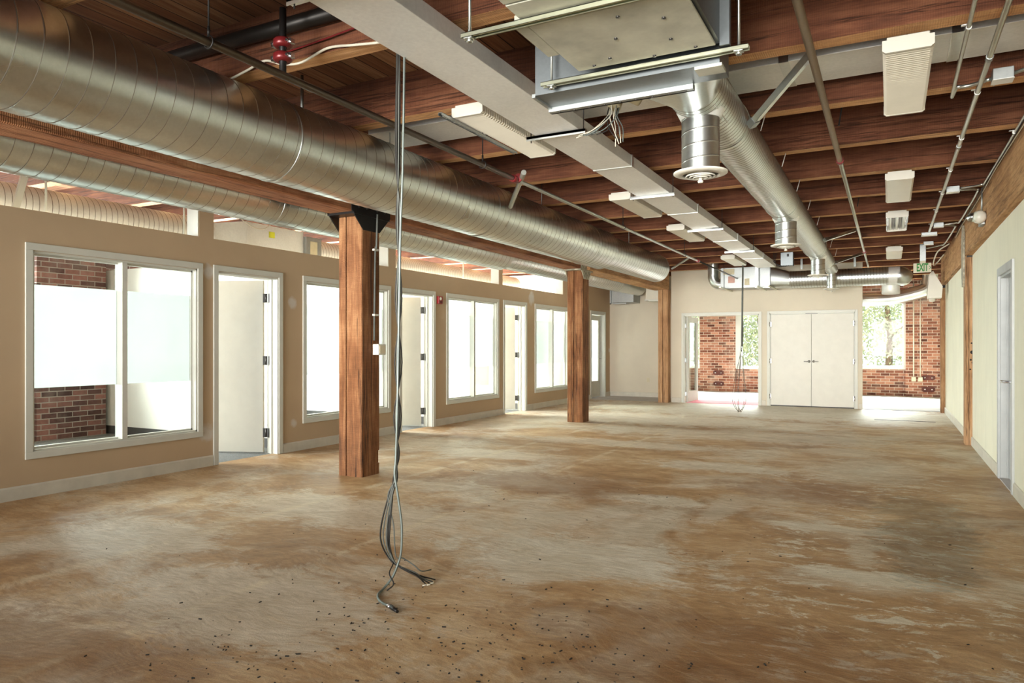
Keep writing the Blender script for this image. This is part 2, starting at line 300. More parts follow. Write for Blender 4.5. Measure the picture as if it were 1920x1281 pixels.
# ------------------------------------------------------------------ object helpers
def tag(o, label=None, cat=None, group=None, kind=None):
    if label: o['label'] = label
    if cat: o['category'] = cat
    if group: o['group'] = group
    if kind: o['kind'] = kind
    return o
def empty(name, loc=(0, 0, 0), label=None, cat=None, group=None, kind=None, rz=0):
    o = bpy.data.objects.new(name, None); COL.objects.link(o)
    o.location = loc; o.rotation_euler = (0, 0, rz); o.empty_display_size = .05
    return tag(o, label, cat, group, kind)
def wloc(o):
    v = Vector((0, 0, 0))
    while o: v += o.location; o = o.parent
    return v
class MB:
    def __init__(s): s.bm = bmesh.new()
    def box(s, x0, x1, y0, y1, z0, z1, bev=0):
        r = bmesh.ops.create_cube(s.bm, size=1)
        vs = r['verts']
        bmesh.ops.scale(s.bm, vec=(abs(x1-x0), abs(y1-y0), abs(z1-z0)), verts=vs)
        bmesh.ops.translate(s.bm, vec=((x0+x1)/2, (y0+y1)/2, (z0+z1)/2), verts=vs)
        if bev:
            es = list({e for v in vs for e in v.link_edges})
            bmesh.ops.bevel(s.bm, geom=es, offset=bev, segments=2, affect='EDGES', profile=.5)
        return s
    def obox(s, c, dx, dy, dz, ax):
        """box centred at c with half extents along the unit axes ax"""
        vs = []
        for i in (-1, 1):
            for j in (-1, 1):
                for k in (-1, 1): vs.append(s.bm.verts.new(Vector(c)+ax[0]*dx*i+ax[1]*dy*j+ax[2]*dz*k))
        for f in ((0, 1, 3, 2), (4, 6, 7, 5), (0, 4, 5, 1), (2, 3, 7, 6), (0, 2, 6, 4), (1, 5, 7, 3)):
            s.bm.faces.new([vs[i] for i in f])
        return s
    def tube(s, pts, r, seg=10, caps=True, smooth=True):
        pts = [Vector(p) for p in pts]; n = len(pts); rs = r if isinstance(r, (list, tuple)) else [r]*n
        rings = []; up = None
        for i, p in enumerate(pts):
            d = (pts[min(i+1, n-1)]-pts[max(i-1, 0)]).normalized()
            if up is None:
                up = Vector((0, 0, 1)) if abs(d.z) < .9 else Vector((1, 0, 0))
            a = d.cross(up).normalized(); b = a.cross(d).normalized(); up = b
            rings.append([s.bm.verts.new(p+(a*math.cos(2*PI*k/seg)+b*math.sin(2*PI*k/seg))*rs[i]) for k in range(seg)])
        for i in range(n-1):
            for k in range(seg):
                f = s.bm.faces.new((rings[i][k], rings[i][(k+1) % seg], rings[i+1][(k+1) % seg], rings[i+1][k])); f.smooth = smooth
        if caps:
            s.bm.faces.new(rings[0][::-1]); s.bm.faces.new(rings[-1])
        return s
    def lathe(s, prof, c, axis='Z', seg=32, smooth=True):
        """prof: list of (r, t) revolved about the axis through c"""
        rings = []
        for (r, t) in prof:
            ring = []
            for k in range(seg):
                a = 2*PI*k/seg; u, w = r*math.cos(a), r*math.sin(a)
                p = {'Z': (u, w, t), 'Y': (u, t, w), 'X': (t, u, w)}[axis]
                ring.append(s.bm.verts.new(Vector(c)+Vector(p)))
            rings.append(ring)
        for i in range(len(rings)-1):
            for k in range(seg):
                f = s.bm.faces.new((rings[i][k], rings[i][(k+1) % seg], rings[i+1][(k+1) % seg], rings[i+1][k])); f.smooth = smooth
        return s
    def disc(s, c, r, axis='Z', seg=32):
        vs = []
        for k in range(seg):
            a = 2*PI*k/seg; u, w = r*math.cos(a), r*math.sin(a)
            vs.append(s.bm.verts.new(Vector(c)+Vector({'Z': (u, w, 0), 'Y': (u, 0, w), 'X': (0, u, w)}[axis])))
        s.bm.faces.new(vs); return s
    def prism(s, poly, a0, a1, axis):
        """poly in the plane across axis: axis X -> (y,z), Y -> (x,z), Z -> (x,y)"""
        def P(u, w, t): return {'X': (t, u, w), 'Y': (u, t, w), 'Z': (u, w, t)}[axis]
        v0 = [s.bm.verts.new(P(u, w, a0)) for u, w in poly]; v1 = [s.bm.verts.new(P(u, w, a1)) for u, w in poly]
        n = len(poly)
        for i in range(n): s.bm.faces.new((v0[i], v0[(i+1) % n], v1[(i+1) % n], v1[i]))
        s.bm.faces.new(v0[::-1]); s.bm.faces.new(v1); return s
    def spiral(s, axis, c, r, t0, t1, pitch, seg=48, h=.0016, w=.0055):
        """spiral duct: tube with a raised helical seam"""
        offs = [0, .35*w, .65*w, w, w+.004, pitch-.004]; rad = [r, r+h, r+h, r, r, r]
        n = int((t1-t0)/pitch)+3; R = len(offs); rows = []
        for j in range(-1, n):
            for o, rr in zip(offs, rad): rows.append((t0+j*pitch+o, rr))
        V = []
        for (t, rr) in rows:
            ring = []
            for k in range(seg):
                a = 2*PI*k/seg; tt = min(max(t+pitch*k/seg, t0), t1)
                u, q = rr*math.cos(a), rr*math.sin(a)
                p = {'Z': (u, q, tt), 'Y': (u, tt, q), 'X': (tt, u, q)}[axis]
                cc = {'Z': (c[0], c[1], 0), 'Y': (c[0], 0, c[1]), 'X': (0, c[0], c[1])}[axis]
                ring.append(s.bm.verts.new(Vector(p)+Vector(cc)))
            V.append(ring)
        for i in range(len(V)-1):
            for k in range(seg):
                if k < seg-1: q = (V[i][k], V[i][k+1], V[i+1][k+1], V[i+1][k])
                else:
                    if i+1+R >= len(V): continue
                    q = (V[i][k], V[i+R][0], V[i+1+R][0], V[i+1][k])
                ts = [v.co[{'X': 0, 'Y': 1, 'Z': 2}[axis]] for v in q]
                if max(ts)-min(ts) < 1e-6: continue
                f = s.bm.faces.new(q); f.smooth = True
                if i % R < 3: f.material_index = 1
        return s
    def build(s, name, mat, parent=None, label=None, cat=None, group=None, kind=None, origin=None, keep=False):
        bm = s.bm
        bmesh.ops.remove_doubles(bm, verts=[v for v in bm.verts], dist=1e-6)
        loose = [v for v in bm.verts if not v.link_faces]
        if loose: bmesh.ops.delete(bm, geom=loose, context='VERTS')
        bmesh.ops.recalc_face_normals(bm, faces=bm.faces[:])
        if parent is not None: org = wloc(parent)
        elif origin is not None: org = Vector(origin)
        else:
            xs = [v.co for v in bm.verts]
            mn = Vector((min(v.x for v in xs), min(v.y for v in xs), min(v.z for v in xs)))
            mx = Vector((max(v.x for v in xs), max(v.y for v in xs), max(v.z for v in xs)))
            org = Vector(((mn.x+mx.x)/2, (mn.y+mx.y)/2, mn.z))
            if kind == 'structure': org = Vector((0, 0, 0))
        bmesh.ops.translate(bm, vec=-org, verts=bm.verts[:])
        me = bpy.data.meshes.new(name); bm.to_mesh(me); bm.free()
        me.materials.append(M[mat] if isinstance(mat, str) else mat)
        if any(p.material_index for p in me.polygons): me.materials.append(M['seam'])
        o = bpy.data.objects.new(name, me); COL.objects.link(o)
        if parent is not None: o.parent = parent
        else: o.location = org
        return tag(o, label, cat, group, kind)
def copy_tree(o, parent=None):
    c = o.copy(); COL.objects.link(c); c.parent = parent
    for ch in [x for x in o.children]: copy_tree(ch, c)
    return c
def spline(pts, n=8):
    P = [Vector(p) for p in pts]; P = [P[0]*2-P[1]]+P+[P[-1]*2-P[-2]]; out = []
    for i in range(1, len(P)-2):
        for k in range(n):
            t = k/n; a, b, c, d = P[i-1], P[i], P[i+1], P[i+2]
            out.append(.5*((2*b)+(c-a)*t+(2*a-5*b+4*c-d)*t*t+(3*b-a-3*c+d)*t**3))
    out.append(P[-2]); return out
def wall(mb, axis, c0, c1, a0, a1, z0, z1, holes):
    """wall across axis ('X': constant x, runs in y). holes: (a0,a1,z0,z1)"""
    cuts = sorted({a0, a1, *[h[0] for h in holes], *[h[1] for h in holes]}); cuts = [c for c in cuts if a0 <= c <= a1]
    for p, q in zip(cuts, cuts[1:]):
        m = (p+q)/2; hs = sorted((h[2], h[3]) for h in holes if h[0] < m < h[1]); z = z0
        for (h0, h1) in hs+[(z1, z1)]:
            if h0 > z+1e-4:
                if axis == 'X': mb.box(c0, c1, p, q, z, h0)
                else: mb.box(p, q, c0, c1, z, h0)
            z = max(z, h1)

# ------------------------------------------------------------------ camera
F_PX = 1345.0
TH = math.atan((1668-960)/F_PX)
cam = bpy.data.cameras.new('camera'); co = bpy.data.objects.new('camera', cam); COL.objects.link(co)
cam.sensor_width = 36; cam.sensor_fit = 'HORIZONTAL'; cam.lens = F_PX/1920*36
cam.shift_y = 9.5/1920; cam.clip_start = .05; cam.clip_end = 200
co.location = (0, 0, 1.30); co.rotation_euler = (PI/2, 0, TH)
scene.camera = co

# ------------------------------------------------------------------ setting
XL, XR, YF = -6.55, .965, 16.58
ZT, ZJ = 3.36, 3.03
MB().box(-6.64, 1.0, -1.6, 16.58, -.06, 0).build('floor', 'floor', kind='structure')
MB().box(-8.6, 1.6, 18.2, 21.9, -.06, 0).box(-6.64, 1.6, 16.58, 18.2, -.06, 0).build('floor', 'concrete', kind='structure')
MB().box(-10.8, -6.64, -1.6, 18.2, -.06, 0).build('floor', 'carpet', kind='structure')
MB().box(-10.8, 1.8, -1.6, 22, ZT, ZT+.05).build('ceiling', 'deck', kind='structure')

WINS = [(3.49, 5.28), (6.77, 8.57), (10.08, 11.90), (13.45, 15.25)]
DOORS = [(5.42, 6.43), (8.78, 9.75), (12.07, 13.08), (16.60, 17.66)]
holes = [(a+.06, b-.06, .39, 2.13) for a, b in WINS]+[(a+.055, b-.055, -1, 2.13) for a, b in DOORS]
holes += [(-1.0, 1.8, 2.48, 2.98), (1.95, 5.24, 2.48, 2.98), (5.43, 8.53, 2.48, 2.98), (8.70, 11.92, 2.48, 2.98), (12.06, 14.93, 2.48, 2.98)]
b = MB(); wall(b, 'X', XL-.17, XL, -1.6, 18.0, 0, 3.03, holes)
b.build('wall_left', 'tan', kind='structure')
# white drywall returns in the transom openings
for i, (y0, y1) in enumerate([(5.24, 5.43), (8.53, 8.70), (11.92, 12.06), (14.93, 14.99)]):
    MB().box(XL-.172, XL-.004, y0-.012, y0, 2.48, 2.98).build('trim_%d' % (i+1), 'white', kind='structure')
# far walls
b = MB(); wall(b, 'Y', 18.0, 18.12, XL-.17, -4.44, 0, ZT, []); b.box(-4.52, -4.44, 16.72, 18.0, 0, ZT)
b.build('wall_back', 'beige', kind='structure')
b = MB(); wall(b, 'Y', YF, YF+.14, -4.52, -.50, 0, ZT, [(-4.22, -2.561, -1, 2.02), (-2.34, -.635, -1, 2.02)])
b.build('wall_far', 'beige', kind='structure')
# brick wall of the room beyond
bw = [(-7.6, -4.95, .68, 2.50), (-3.93, -2.2, .68, 2.50), (-1.5, .37, .73, 2.56)]
b = MB(); wall(b, 'Y', 21.4, 21.75, -8.6, 1.8, 0, ZT, bw); b.box(-4.95, -3.93, 21.28, 21.4, 0, ZT); b.box(.37, 1.8, 21.26, 21.4, 0, ZT)
b.build('wall_brick', 'brick', kind='structure')
for i, (x0, x1, z0, z1) in enumerate(bw):
    w = empty('window_%d' % (5+i), ((x0+x1)/2, 21.6, z0), kind='structure')
    b = MB()
    for q in ((x0, x1, z0, z0+.06), (x0, x1, z1-.07, z1), (x0, x0+.07, z0, z1), (x1-.07, x1, z0, z1)): b.box(q[0], q[1], 21.5, 21.58, q[2], q[3])
    b.box(x0, x0+.16, 21.30, 21.5, z0, z1); b.box(x1-.05, x1, 21.38, 21.5, z0, z1)
    b.build('window_frame', 'white', w)
    MB().box(x0-.02, x1+.02, 21.36, 21.5, z0-.03, z0+.01).build('window_sill', 'white', w)
    MB().box(x0+.06, x1-.06, 21.535, 21.545, z0+.05, z1-.06).build('pane', 'glass', w)
MB().box(1.35, 1.45, 16.6, 21.4, 0, ZT).build('wall_side', 'cream', kind='structure')
b = MB(); b.box(-8.6, -8.5, 18.12, 21.4, 0, ZT); b.build('wall_side', 'offwhite', kind='structure')
# right wall (infill between the posts, below the beam)
b = MB(); wall(b, 'X', XR, XR+.12, -1.6, 11.17, 0, 2.50, [(7.66, 8.50, -1, 2.0)]); wall(b, 'X', XR, XR+.12, 11.45, 16.40, 0, 2.50, [])
b.box(XR+.12, XR+.16, -1.6, 16.4, 0, ZT)
b.build('wall_right', 'cream', kind='structure')
MB().box(.93, 1.4, 16.55, 16.62, 2.9, ZT).build('trim_5', 'cream', kind='structure')

# offices behind the left wall
ow = [(2.0, 5.5, .9, 2.85), (7.4, 9.6, .9, 2.85), (10.8, 13.0, .9, 2.85), (14.1, 15.9, .9, 2.85), (16.6, 17.6, .9, 2.85)]
b = MB(); wall(b, 'X', -10.8, -10.45, -1.6, 18.1, 0, ZT, ow); b.box(-10.45, -10.3, 5.64, 6.62, 0, ZT)
b.build('wall_office', 'brickoffice', kind='structure')
for i, (y0, y1, z0, z1) in enumerate(ow):
    w = empty('window_%d' % (8+i), (-10.6, (y0+y1)/2, z0), kind='structure'); b = MB()
    for q in ((y0, y1, z0, z0+.06), (y0, y1, z1-.06, z1), (y0, y0+.06, z0, z1), (y1-.06, y1, z0, z1), ((y0+y1)/2-.03, (y0+y1)/2+.03, z0, z1)):
        b.box(-10.66, -10.58, q[0], q[1], q[2], q[3])
    b.build('window_frame', 'white', w)
    MB().box(-10.625, -10.615, y0+.05, y1-.05, z0+.05, z1-.05).build('pane', 'glass', w)
for y, zt in ((6.70, 2.44), (10.0, 2.44), (13.28, 2.44), (15.6, ZJ)):
    b = MB(); b.box(-10.45, XL-.17, y, y+.10, .0, zt); b.build('wall_partition', 'offwhite', kind='structure')
    MB().box(-10.44, XL-.18, y-.012, y, 0, .12).build('baseboard_office', 'darkbase', kind='structure')
MB().box(-10.45, XL-.17, 18.0, 18.1, 0, ZT).build('wall_partition', 'offwhite', kind='structure')

# baseboards
def bb(name, segs, axis, c0, c1, h=.115):
    b = MB()
    for s0, s1 in segs:
        if axis == 'X': b.prism([(c0, 0), (c1, 0), (c1, h-.012), ((c0+c1)/2, h), (c0, h)] , s0, s1, 'Y')
        else: b.prism([(c0, 0), (c1, 0), (c1, h-.012), ((c0+c1)/2, h), (c0, h)], s0, s1, 'X')
    b.build(name, 'baseboard', kind='structure')
bb('baseboard_left', [(-1.6, 5.41), (6.435, 8.77), (9.755, 12.06), (13.085, 16.59), (17.665, 18.0)], 'X', XL, XL+.016)
bb('baseboard_right', [(-1.6, 7.55), (8.59, 11.165), (11.46, 16.39)], 'X', XR, XR-.016)
bb('baseboard_back', [(XL+.017, -4.53)], 'Y', 18.0, 17.984)
bb('baseboard_far', [(-4.50, -4.285), (-2.49, -2.41), (-.565, -.5)], 'Y', YF, YF-.016)
MB().box(-.5, .965, 16.555, 16.585, 0, .006).build('trim_6', 'darkbase', kind='structure')
MB().box(-.6, -.5, YF-.002, YF+.142, 0, ZT-.3).build('trim_7', 'beige', kind='structure') if False else None

# ---- interior windows on the left wall
for i, (y0, y1) in enumerate(WINS):
    w = empty('window_%d' % (i+1), (XL, (y0+y1)/2, .33), kind='structure'); W = .062
    b = MB(); x0, x1 = XL, XL+.018
    z0, z1 = .33, 2.195
    b.box(x0, x1, y0, y1, z0, z0+W, .003); b.box(x0, x1, y0, y1, z1-W, z1, .003)
    b.box(x0, x1, y0, y0+W, z0+W, z1-W, .003); b.box(x0, x1, y1-W, y1, z0+W, z1-W, .003)
    b.build('window_casing', 'white', w)
    b = MB(); a, c = XL-.168, XL-.001; ya, yb, za, zb = y0+.06, y1-.06, .39, 2.13
    b.box(a, c, ya, yb, za, za+.018); b.box(a, c, ya, yb, zb-.018, zb); b.box(a, c, ya, ya+.018, za, zb); b.box(a, c, yb-.018, yb, za, zb)
    # glazing stops
    g = XL-.075
    for q in ((ya+.018, yb-.018, za+.018, za+.036), (ya+.018, yb-.018, zb-.036, zb-.018), (ya+.018, ya+.036, za+.018, zb-.018), (yb-.036, yb-.018, za+.018, zb-.018)):
        b.box(g-.02, g+.02, *q)
    b.build('window_jamb', 'white', w)
    ym = y0+.515*(y1-y0)-.02
    MB().box(XL-.10, XL+.012, ym-.027, ym+.027, za+.018, zb-.018, .003).build('mullion', 'white', w)
    for p, q in ((ya+.03, ym-.02), (ym+.02, yb-.03)):
        MB().box(g-.003, g+.003, p, q, za+.03, zb-.03).build('pane', 'glass', w)
        MB().box(g-.0055, g-.004, p+.004, q-.004, .935, 1.845).build('frosted_band', 'frost', w, label='white frosted band across the middle of the pane')

# ---- doors on the left wall
R0 = Vector((math.cos(TH), math.sin(TH), 0))
def door_frame(d, y0, y1):
    W = .062; b = MB()
    b.box(XL, XL+.018, y0, y0+W, 0, 2.195, .003); b.box(XL, XL+.018, y1-W, y1, 0, 2.195, .003); b.box(XL, XL+.018, y0+W, y1-W, 2.195-W, 2.195, .003)
    b.build('door_casing', 'white', d)
    b = MB(); a, c = XL-.169, XL-.001
    b.box(a, c, y0+.055, y0+.075, 0, 2.13); b.box(a, c, y1-.075, y1-.055, 0, 2.13); b.box(a, c, y0+.075, y1-.075, 2.11, 2.13)
    b.box(a+.05, a+.08, y0+.075, y0+.087, 0, 2.11); b.box(a+.05, a+.08, y1-.087, y1-.075, 0, 2.11)
    b.build('door_jamb', 'white', d)
for i, (y0, y1) in enumerate(DOORS):
    d = empty('door_%d' % (i+1), (XL, (y0+y1)/2, 0), kind='structure')
    door_frame(d, y0, y1)
    if i < 3:
        hy = y1-.082; hx = XL-.185
        dr = Vector((-.93, -.37, 0)).normalized(); nr = Vector((-dr.y, dr.x, 0)); up = Vector((0, 0, 1))
        L = .84; c0 = Vector((hx, hy, 0))+dr*.03-nr*0.0
        mb = MB().obox(c0+dr*L/2+up*1.06, L/2, .02, 1.045, (dr, nr, up)); leaf = mb.build('door_leaf', 'doorwhite', d)
        for z in (1.89, 1.13, .25):
            mb = MB(); hc = Vector((hx+.012, hy-.012, z))
            mb.tube([hc+Vector((0, 0, -.055)), hc+Vector((0, 0, .055))], .009, 8)
            mb.box(hx, hx+.055, hy-.010, hy-.002, z-.055, z+.055)
            mb.obox(hc+dr*.02+Vector((0, 0, 0)), .022, .003, .055, (dr, nr, up))
            mb.build('hinge', 'hinge', d)
        for sgn in (-1, 1):
            hc = c0+dr*(L-.07)+up*.98
            MB().tube([hc+nr*.02*sgn, hc+nr*.06*sgn, hc+nr*.062*sgn-dr*.11], .009, 8).build('door_handle', 'chrome', leaf)
    else:
        ya, yb = y0+.078, y1-.078; x0, x1 = XL-.15, XL-.11
        b = MB(); b.box(x0, x1, ya, ya+.13, .01, 2.10); b.box(x0, x1, yb-.13, yb, .01, 2.10); b.box(x0, x1, ya+.13, yb-.13, .01, .42); b.box(x0, x1, ya+.13, yb-.13, 1.97, 2.10)
        leaf = b.build('door_leaf', 'doorwhite', d)
        MB().box(XL-.133, XL-.127, ya+.13, yb-.13, .42, 1.97).build('glass_lite', 'frost', leaf, label='frosted glass lite')
        MB().tube([(x1, yb-.06, .99), (x1+.05, yb-.06, .99), (x1+.052, yb-.17, .99)], .01, 8).build('door_handle', 'chrome', leaf)

# fire alarm between second door and third window
fa = empty('fire_alarm', (XL, 9.86, 2.0), 'small red fire alarm device on the tan wall right of the second white door', 'fire alarm')
MB().box(XL, XL+.035, 9.80, 9.93, 2.0, 2.125, .006).build('housing', 'red', fa)
b = MB(); b.lathe([(.0, .012), (.02, .012), (.028, 0)], (XL+.035, 9.865, 2.085), 'X', 14); b.build('strobe', 'whitelens', fa)
b = MB(); b.box(XL+.035, XL+.04, 9.82, 9.91, 2.012, 2.05, .002); b.build('grille', 'redpipe', fa)

# ---- far wall openings
d = empty('door_5', (-3.39, YF, 0), kind='structure')
def casing_y(d, x0, x1, zt, W=.055, y=YF):
    b = MB(); b.box(x0, x0+W, y-.018, y, 0, zt, .003); b.box(x1-W, x1, y-.018, y, 0, zt, .003); b.box(x0+W, x1-W, y-.018, y, zt-W, zt, .003)
    b.build('door_casing', 'white', d)
    b = MB(); a, c = y-.001, y+.14; b.box(x0+W-.003, x0+W+.02, a, c, 0, zt-W); b.box(x1-W-.02, x1-W+.003, a, c, 0, zt-W); b.box(x0+W, x1-W, a, c, zt-W-.02, zt-W+.003)
    b.build('door_jamb', 'white', d)
casing_y(d, -4.277, -2.500, 2.075)
# open glazed leaf swung into the far room
hx, hy = -4.19, YF+.15; dr = Vector((.085, .996, 0)).normalized(); nr = Vector((-dr.y, dr.x, 0)); up = Vector((0, 0, 1)); L = .76
def P(t, z): return Vector((hx, hy, 0))+dr*t+up*z
b = MB()
b.obox(P(.05, 1.005), .05, .02, .99, (dr, nr, up)); b.obox(P(L-.05, 1.005), .05, .02, .99, (dr, nr, up))
b.obox(P(L/2, .13), L/2-.1, .02, .12, (dr, nr, up)); b.obox(P(L/2, 1.93), L/2-.1, .02, .065, (dr, nr, up))
leaf = b.build('door_leaf', 'white', d)
MB().obox(P(L/2, 1.06), L/2-.1, .004, .81, (dr, nr, up)).build('glass_lite', 'glass', leaf)
for sgn in (-1, 1):
    q = P(L-.05, .95)+nr*.02*sgn; MB().tube([q, q+nr*.05*sgn, q+nr*.052*sgn-dr*.11], .01, 8).build('door_handle', 'chrome', leaf)
for z in (.2, .98, 1.78): MB().box(-4.205, -4.19, YF+.02, YF+.15, z-.05, z+.05).build('hinge', 'chrome', d)
d = empty('door_6', (-1.48, YF, 0), kind='structure')
casing_y(d, -2.385, -.585, 2.075, .05)
for x0, x1, s in ((-2.31, -1.487, -1), (-1.479, -.66, 1)):
    leaf = MB().box(x0, x1, YF+.012, YF+.055, .022, 1.998, .002).build('door_leaf', 'doorwhite', d)
    hxx = x0-.012 if s < 0 else x1+.012
    for z in (.21, .985, 1.79):
        b = MB(); b.tube([(hxx, YF-.002, z-.05), (hxx, YF-.002, z+.05)], .011, 10); b.box(hxx-.02, hxx+.02, YF+.003, YF+.012, z-.05, z+.05); b.build('hinge', 'chrome', d)
    xh = -1.483+.045*s
    b = MB(); b.lathe([(.0, -.012), (.026, -.012), (.028, 0)], (xh, YF+.012, .98), 'Y', 16); b.tube([(xh, YF+.01, .98), (xh, YF-.045, .98), (xh+.1*s, YF-.047, .98)], .009, 8); b.build('door_handle', 'chrome', leaf)
b = MB(); b.box(-2.33, -.64, YF+.056, YF+.07, 1.96, 2.02); b.box(-2.33, -2.29, YF+.056, YF+.07, 0, 2.0); b.box(-.68, -.64, YF+.056, YF+.07, 0, 2.0); b.box(-1.51, -1.455, YF+.056, YF+.066, .02, 2.0); b.build('door_stop', 'white', d)
MB().box(-1.60, -1.36, YF-.003, YF+.02, 2.001, 2.012).build('door_catch', 'hinge', d)
MB().box(-2.33, -.64, YF+.02, YF+.10, .0, .021).build('threshold', 'darkbase', d)
rug = MB().box(-4.18, -2.58, YF+.02, YF+.95, .0, .006).build('floor_runner', 'pink', label='pink floor runner lying inside the wide opening of the far wall', cat='runner')

# ---- right wall door
d = empty('door_7', (XR, 8.05, 0), kind='structure')
b = MB(); b.box(XR-.02, XR, 8.49, 8.57, 0, 2.07, .003); b.box(XR-.02, XR, 7.58, 7.66, 0, 2.07, .003); b.box(XR-.02, XR, 7.66, 8.49, 1.99, 2.07, .003); b.build('door_casing', 'jambgrey', d)
b = MB(); b.box(XR, XR+.118, 8.47, 8.5, 0, 2.0); b.box(XR, XR+.118, 7.66, 7.69, 0, 2.0); b.box(XR, XR+.118, 7.69, 8.47, 1.97, 2.0); b.box(XR+.05, XR+.065, 8.455, 8.47, 0, 1.97); b.build('door_jamb', 'jambgrey', d)
leaf = MB().box(XR+.068, XR+.11, 7.692, 8.452, .012, 1.968).build('door_leaf', 'jambgrey', d)
b = MB(); b.lathe([(0, -.012), (.03, -.012), (.033, 0)], (XR+.068, 7.82, .98), 'X', 18); b.tube([(XR+.068, 7.82, .98), (XR-.05, 7.82, .98), (XR-.055, 7.95, .98)], .012, 10); b.build('door_handle', 'chrome', leaf)
MB().box(XR-.01, XR+.115, 7.69, 8.47, 0, .012).build('threshold', 'concrete', d)

# ------------------------------------------------------------------ timber frame
ORD = ['first', 'second', 'third', 'fourth', 'fifth', 'sixth', 'seventh', 'eighth', 'ninth', 'tenth', 'eleventh', 'twelfth', 'thirteenth', 'fourteenth', 'fifteenth', 'sixteenth', 'seventeenth', 'eighteenth', 'nineteenth', 'twentieth']
JY = [4.53+1.177*k for k in range(-5, 15)]
jm = None
for k, yf in enumerate(JY):
    b = MB(); r = random.Random(k)
    x0, x1, th = -10.44, 1.07, .13
    # slightly uneven sawn faces
    n = 24; vs = []
    for i in range(n+1):
        x = x0+(x1-x0)*i/n; j = [(r.random()-.5)*.006 for _ in range(4)]
        vs.append([b.bm.verts.new((x, yf-th+j[0], ZJ+j[1])), b.bm.verts.new((x, yf+j[2], ZJ+j[3])), b.bm.verts.new((x, yf, ZT)), b.bm.verts.new((x, yf-th, ZT))])
    for i in range(n):
        for q in range(4): b.bm.faces.new((vs[i][q], vs[i][(q+1) % 4], vs[i+1][(q+1) % 4], vs[i+1][q]))
    b.bm.faces.new(vs[0]); b.bm.faces.new(vs[-1])
    for f in b.bm.faces: f.normal_update()
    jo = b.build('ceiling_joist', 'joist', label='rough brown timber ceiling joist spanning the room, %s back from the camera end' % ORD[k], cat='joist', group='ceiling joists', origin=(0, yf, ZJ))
    jo.data.materials.append(M['joistedgelit'])
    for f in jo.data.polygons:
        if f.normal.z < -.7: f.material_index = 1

def post(x0, x1, y0, y1, zt, mat, label, groove=None, notch=False, holes=()):
    b = MB(); c = .008
    poly = [(x0+c, y0)]
    if groove: poly += [(groove-.006, y0), (groove, y0+.05), (groove+.007, y0)]
    poly += [(x1-c, y0), (x1, y0+c), (x1, y1-c), (x1-c, y1), (x0+c, y1), (x0, y1-c), (x0, y0+c)]
    b.prism(poly, 0, zt, 'Z')
    n = empty('timber_column', ((x0+x1)/2, (y0+y1)/2, 0), label, 'column', 'timber columns')
    s = b.build('shaft', mat, n)
    if notch:
        cut = MB(); cut.box(x1-.018, x1+.05, y1-.05, y1+.05, .11, .24); o = cut.build('notch_cutter', 'post', n)
        md = s.modifiers.new('notch', 'BOOLEAN'); md.object = o; md.operation = 'DIFFERENCE'; md.solver = 'EXACT'
        dg = bpy.context.evaluated_depsgraph_get(); me = bpy.data.meshes.new_from_object(s.evaluated_get(dg))
        s.modifiers.clear(); s.data = me; bpy.data.objects.remove(o)
    for (hxx, hz, r) in holes:
        MB().lathe([(0, -.002), (r, -.002), (r, .001)], (hxx, y0, hz), 'Y', 16).build('bolt_hole', 'black', n)
    return n
c1 = post(-4.93, -4.63, 5.60, 5.88, 2.60, 'post', 'reddish timber column nearest the camera, with a long dry crack and white conduit', groove=-4.83, notch=True)
c2 = post(-4.925, -4.635, 11.40, 11.68, 2.60, 'post', 'middle timber column standing beside the fourth office window', groove=-4.80)
c3 = post(-4.77, -4.53, 16.36, 16.57, 2.62, 'postlight', 'light brown timber column where the far wall starts, left of the glazed opening', groove=-4.66)
c4 = post(.885, 1.09, 11.17, 11.45, 2.50, 'postlight', 'timber column in the right wall with black bolt holes', holes=((.955, 1.345, .011), (.962, 1.225, .024), (.945, 1.125, .012), (.94, 1.0, .010), (.958, 1.085, .006)))
c5 = post(.885, 1.09, 16.36, 16.57, 2.50, 'postlight', 'farther timber column in the right wall, at the opening to the brick room')
def bracket(cx0, cx1, yc, z, mat, parent, w=.30):
    for x in (cx0-.012, cx1+.0):
        b = MB(); yy = yc
        b.prism([(yy-w, z+.17), (yy-w, z+.03), (yy-w*.42, z-.14), (yy+w*.42, z-.14), (yy+w, z+.03), (yy+w, z+.17)], x, x+.012, 'X')
        br = b.build('bracket_plate', mat, parent)
        bb_ = MB()
        for dy in (-.2, -.08, .08, .2): bb_.lathe([(0, 0), (.014, 0), (.014, .01), (.0, .01)], (x-.008 if x < cx0 else x+.012, yy+dy, z+.08), 'X', 8)
        bb_.build('bolt', mat, br)
    MB().box(cx0-.02, cx1+.02, yc-.28, yc+.28, z, z+.022).build('bearing_plate', mat, parent)
bracket(-4.93, -4.63, 5.74, 2.60, 'black', c1); 
M['paintedplate'] = principled('chipped_pale_plate', srgb(176, 168, 146), .6, noise_amt=.3, noise_scale=18)
bracket(-4.925, -4.635, 11.54, 2.60, 'paintedplate', c2, .24)
MB().prism([(-4.66, 2.62), (-4.66, 2.62)], 0, 1, 'Z') if False else None
b = MB(); b.prism([(11.22, 2.22), (11.27, 2.10), (11.38, 2.10), (11.48, 2.24), (11.50, 2.72), (11.40, 2.92), (11.30, 2.92), (11.22, 2.78)], .862, .884, 'X')
b.build('bracket_plate', 'paintedplate', c4)
MB().box(.9, 1.08, 11.168, 11.46, 2.478, 2.5).build('bearing_plate', 'black', c4)
MB().box(.9, 1.08, 16.355, 16.575, 2.45, 2.5).build('bearing_plate', 'black', c5)

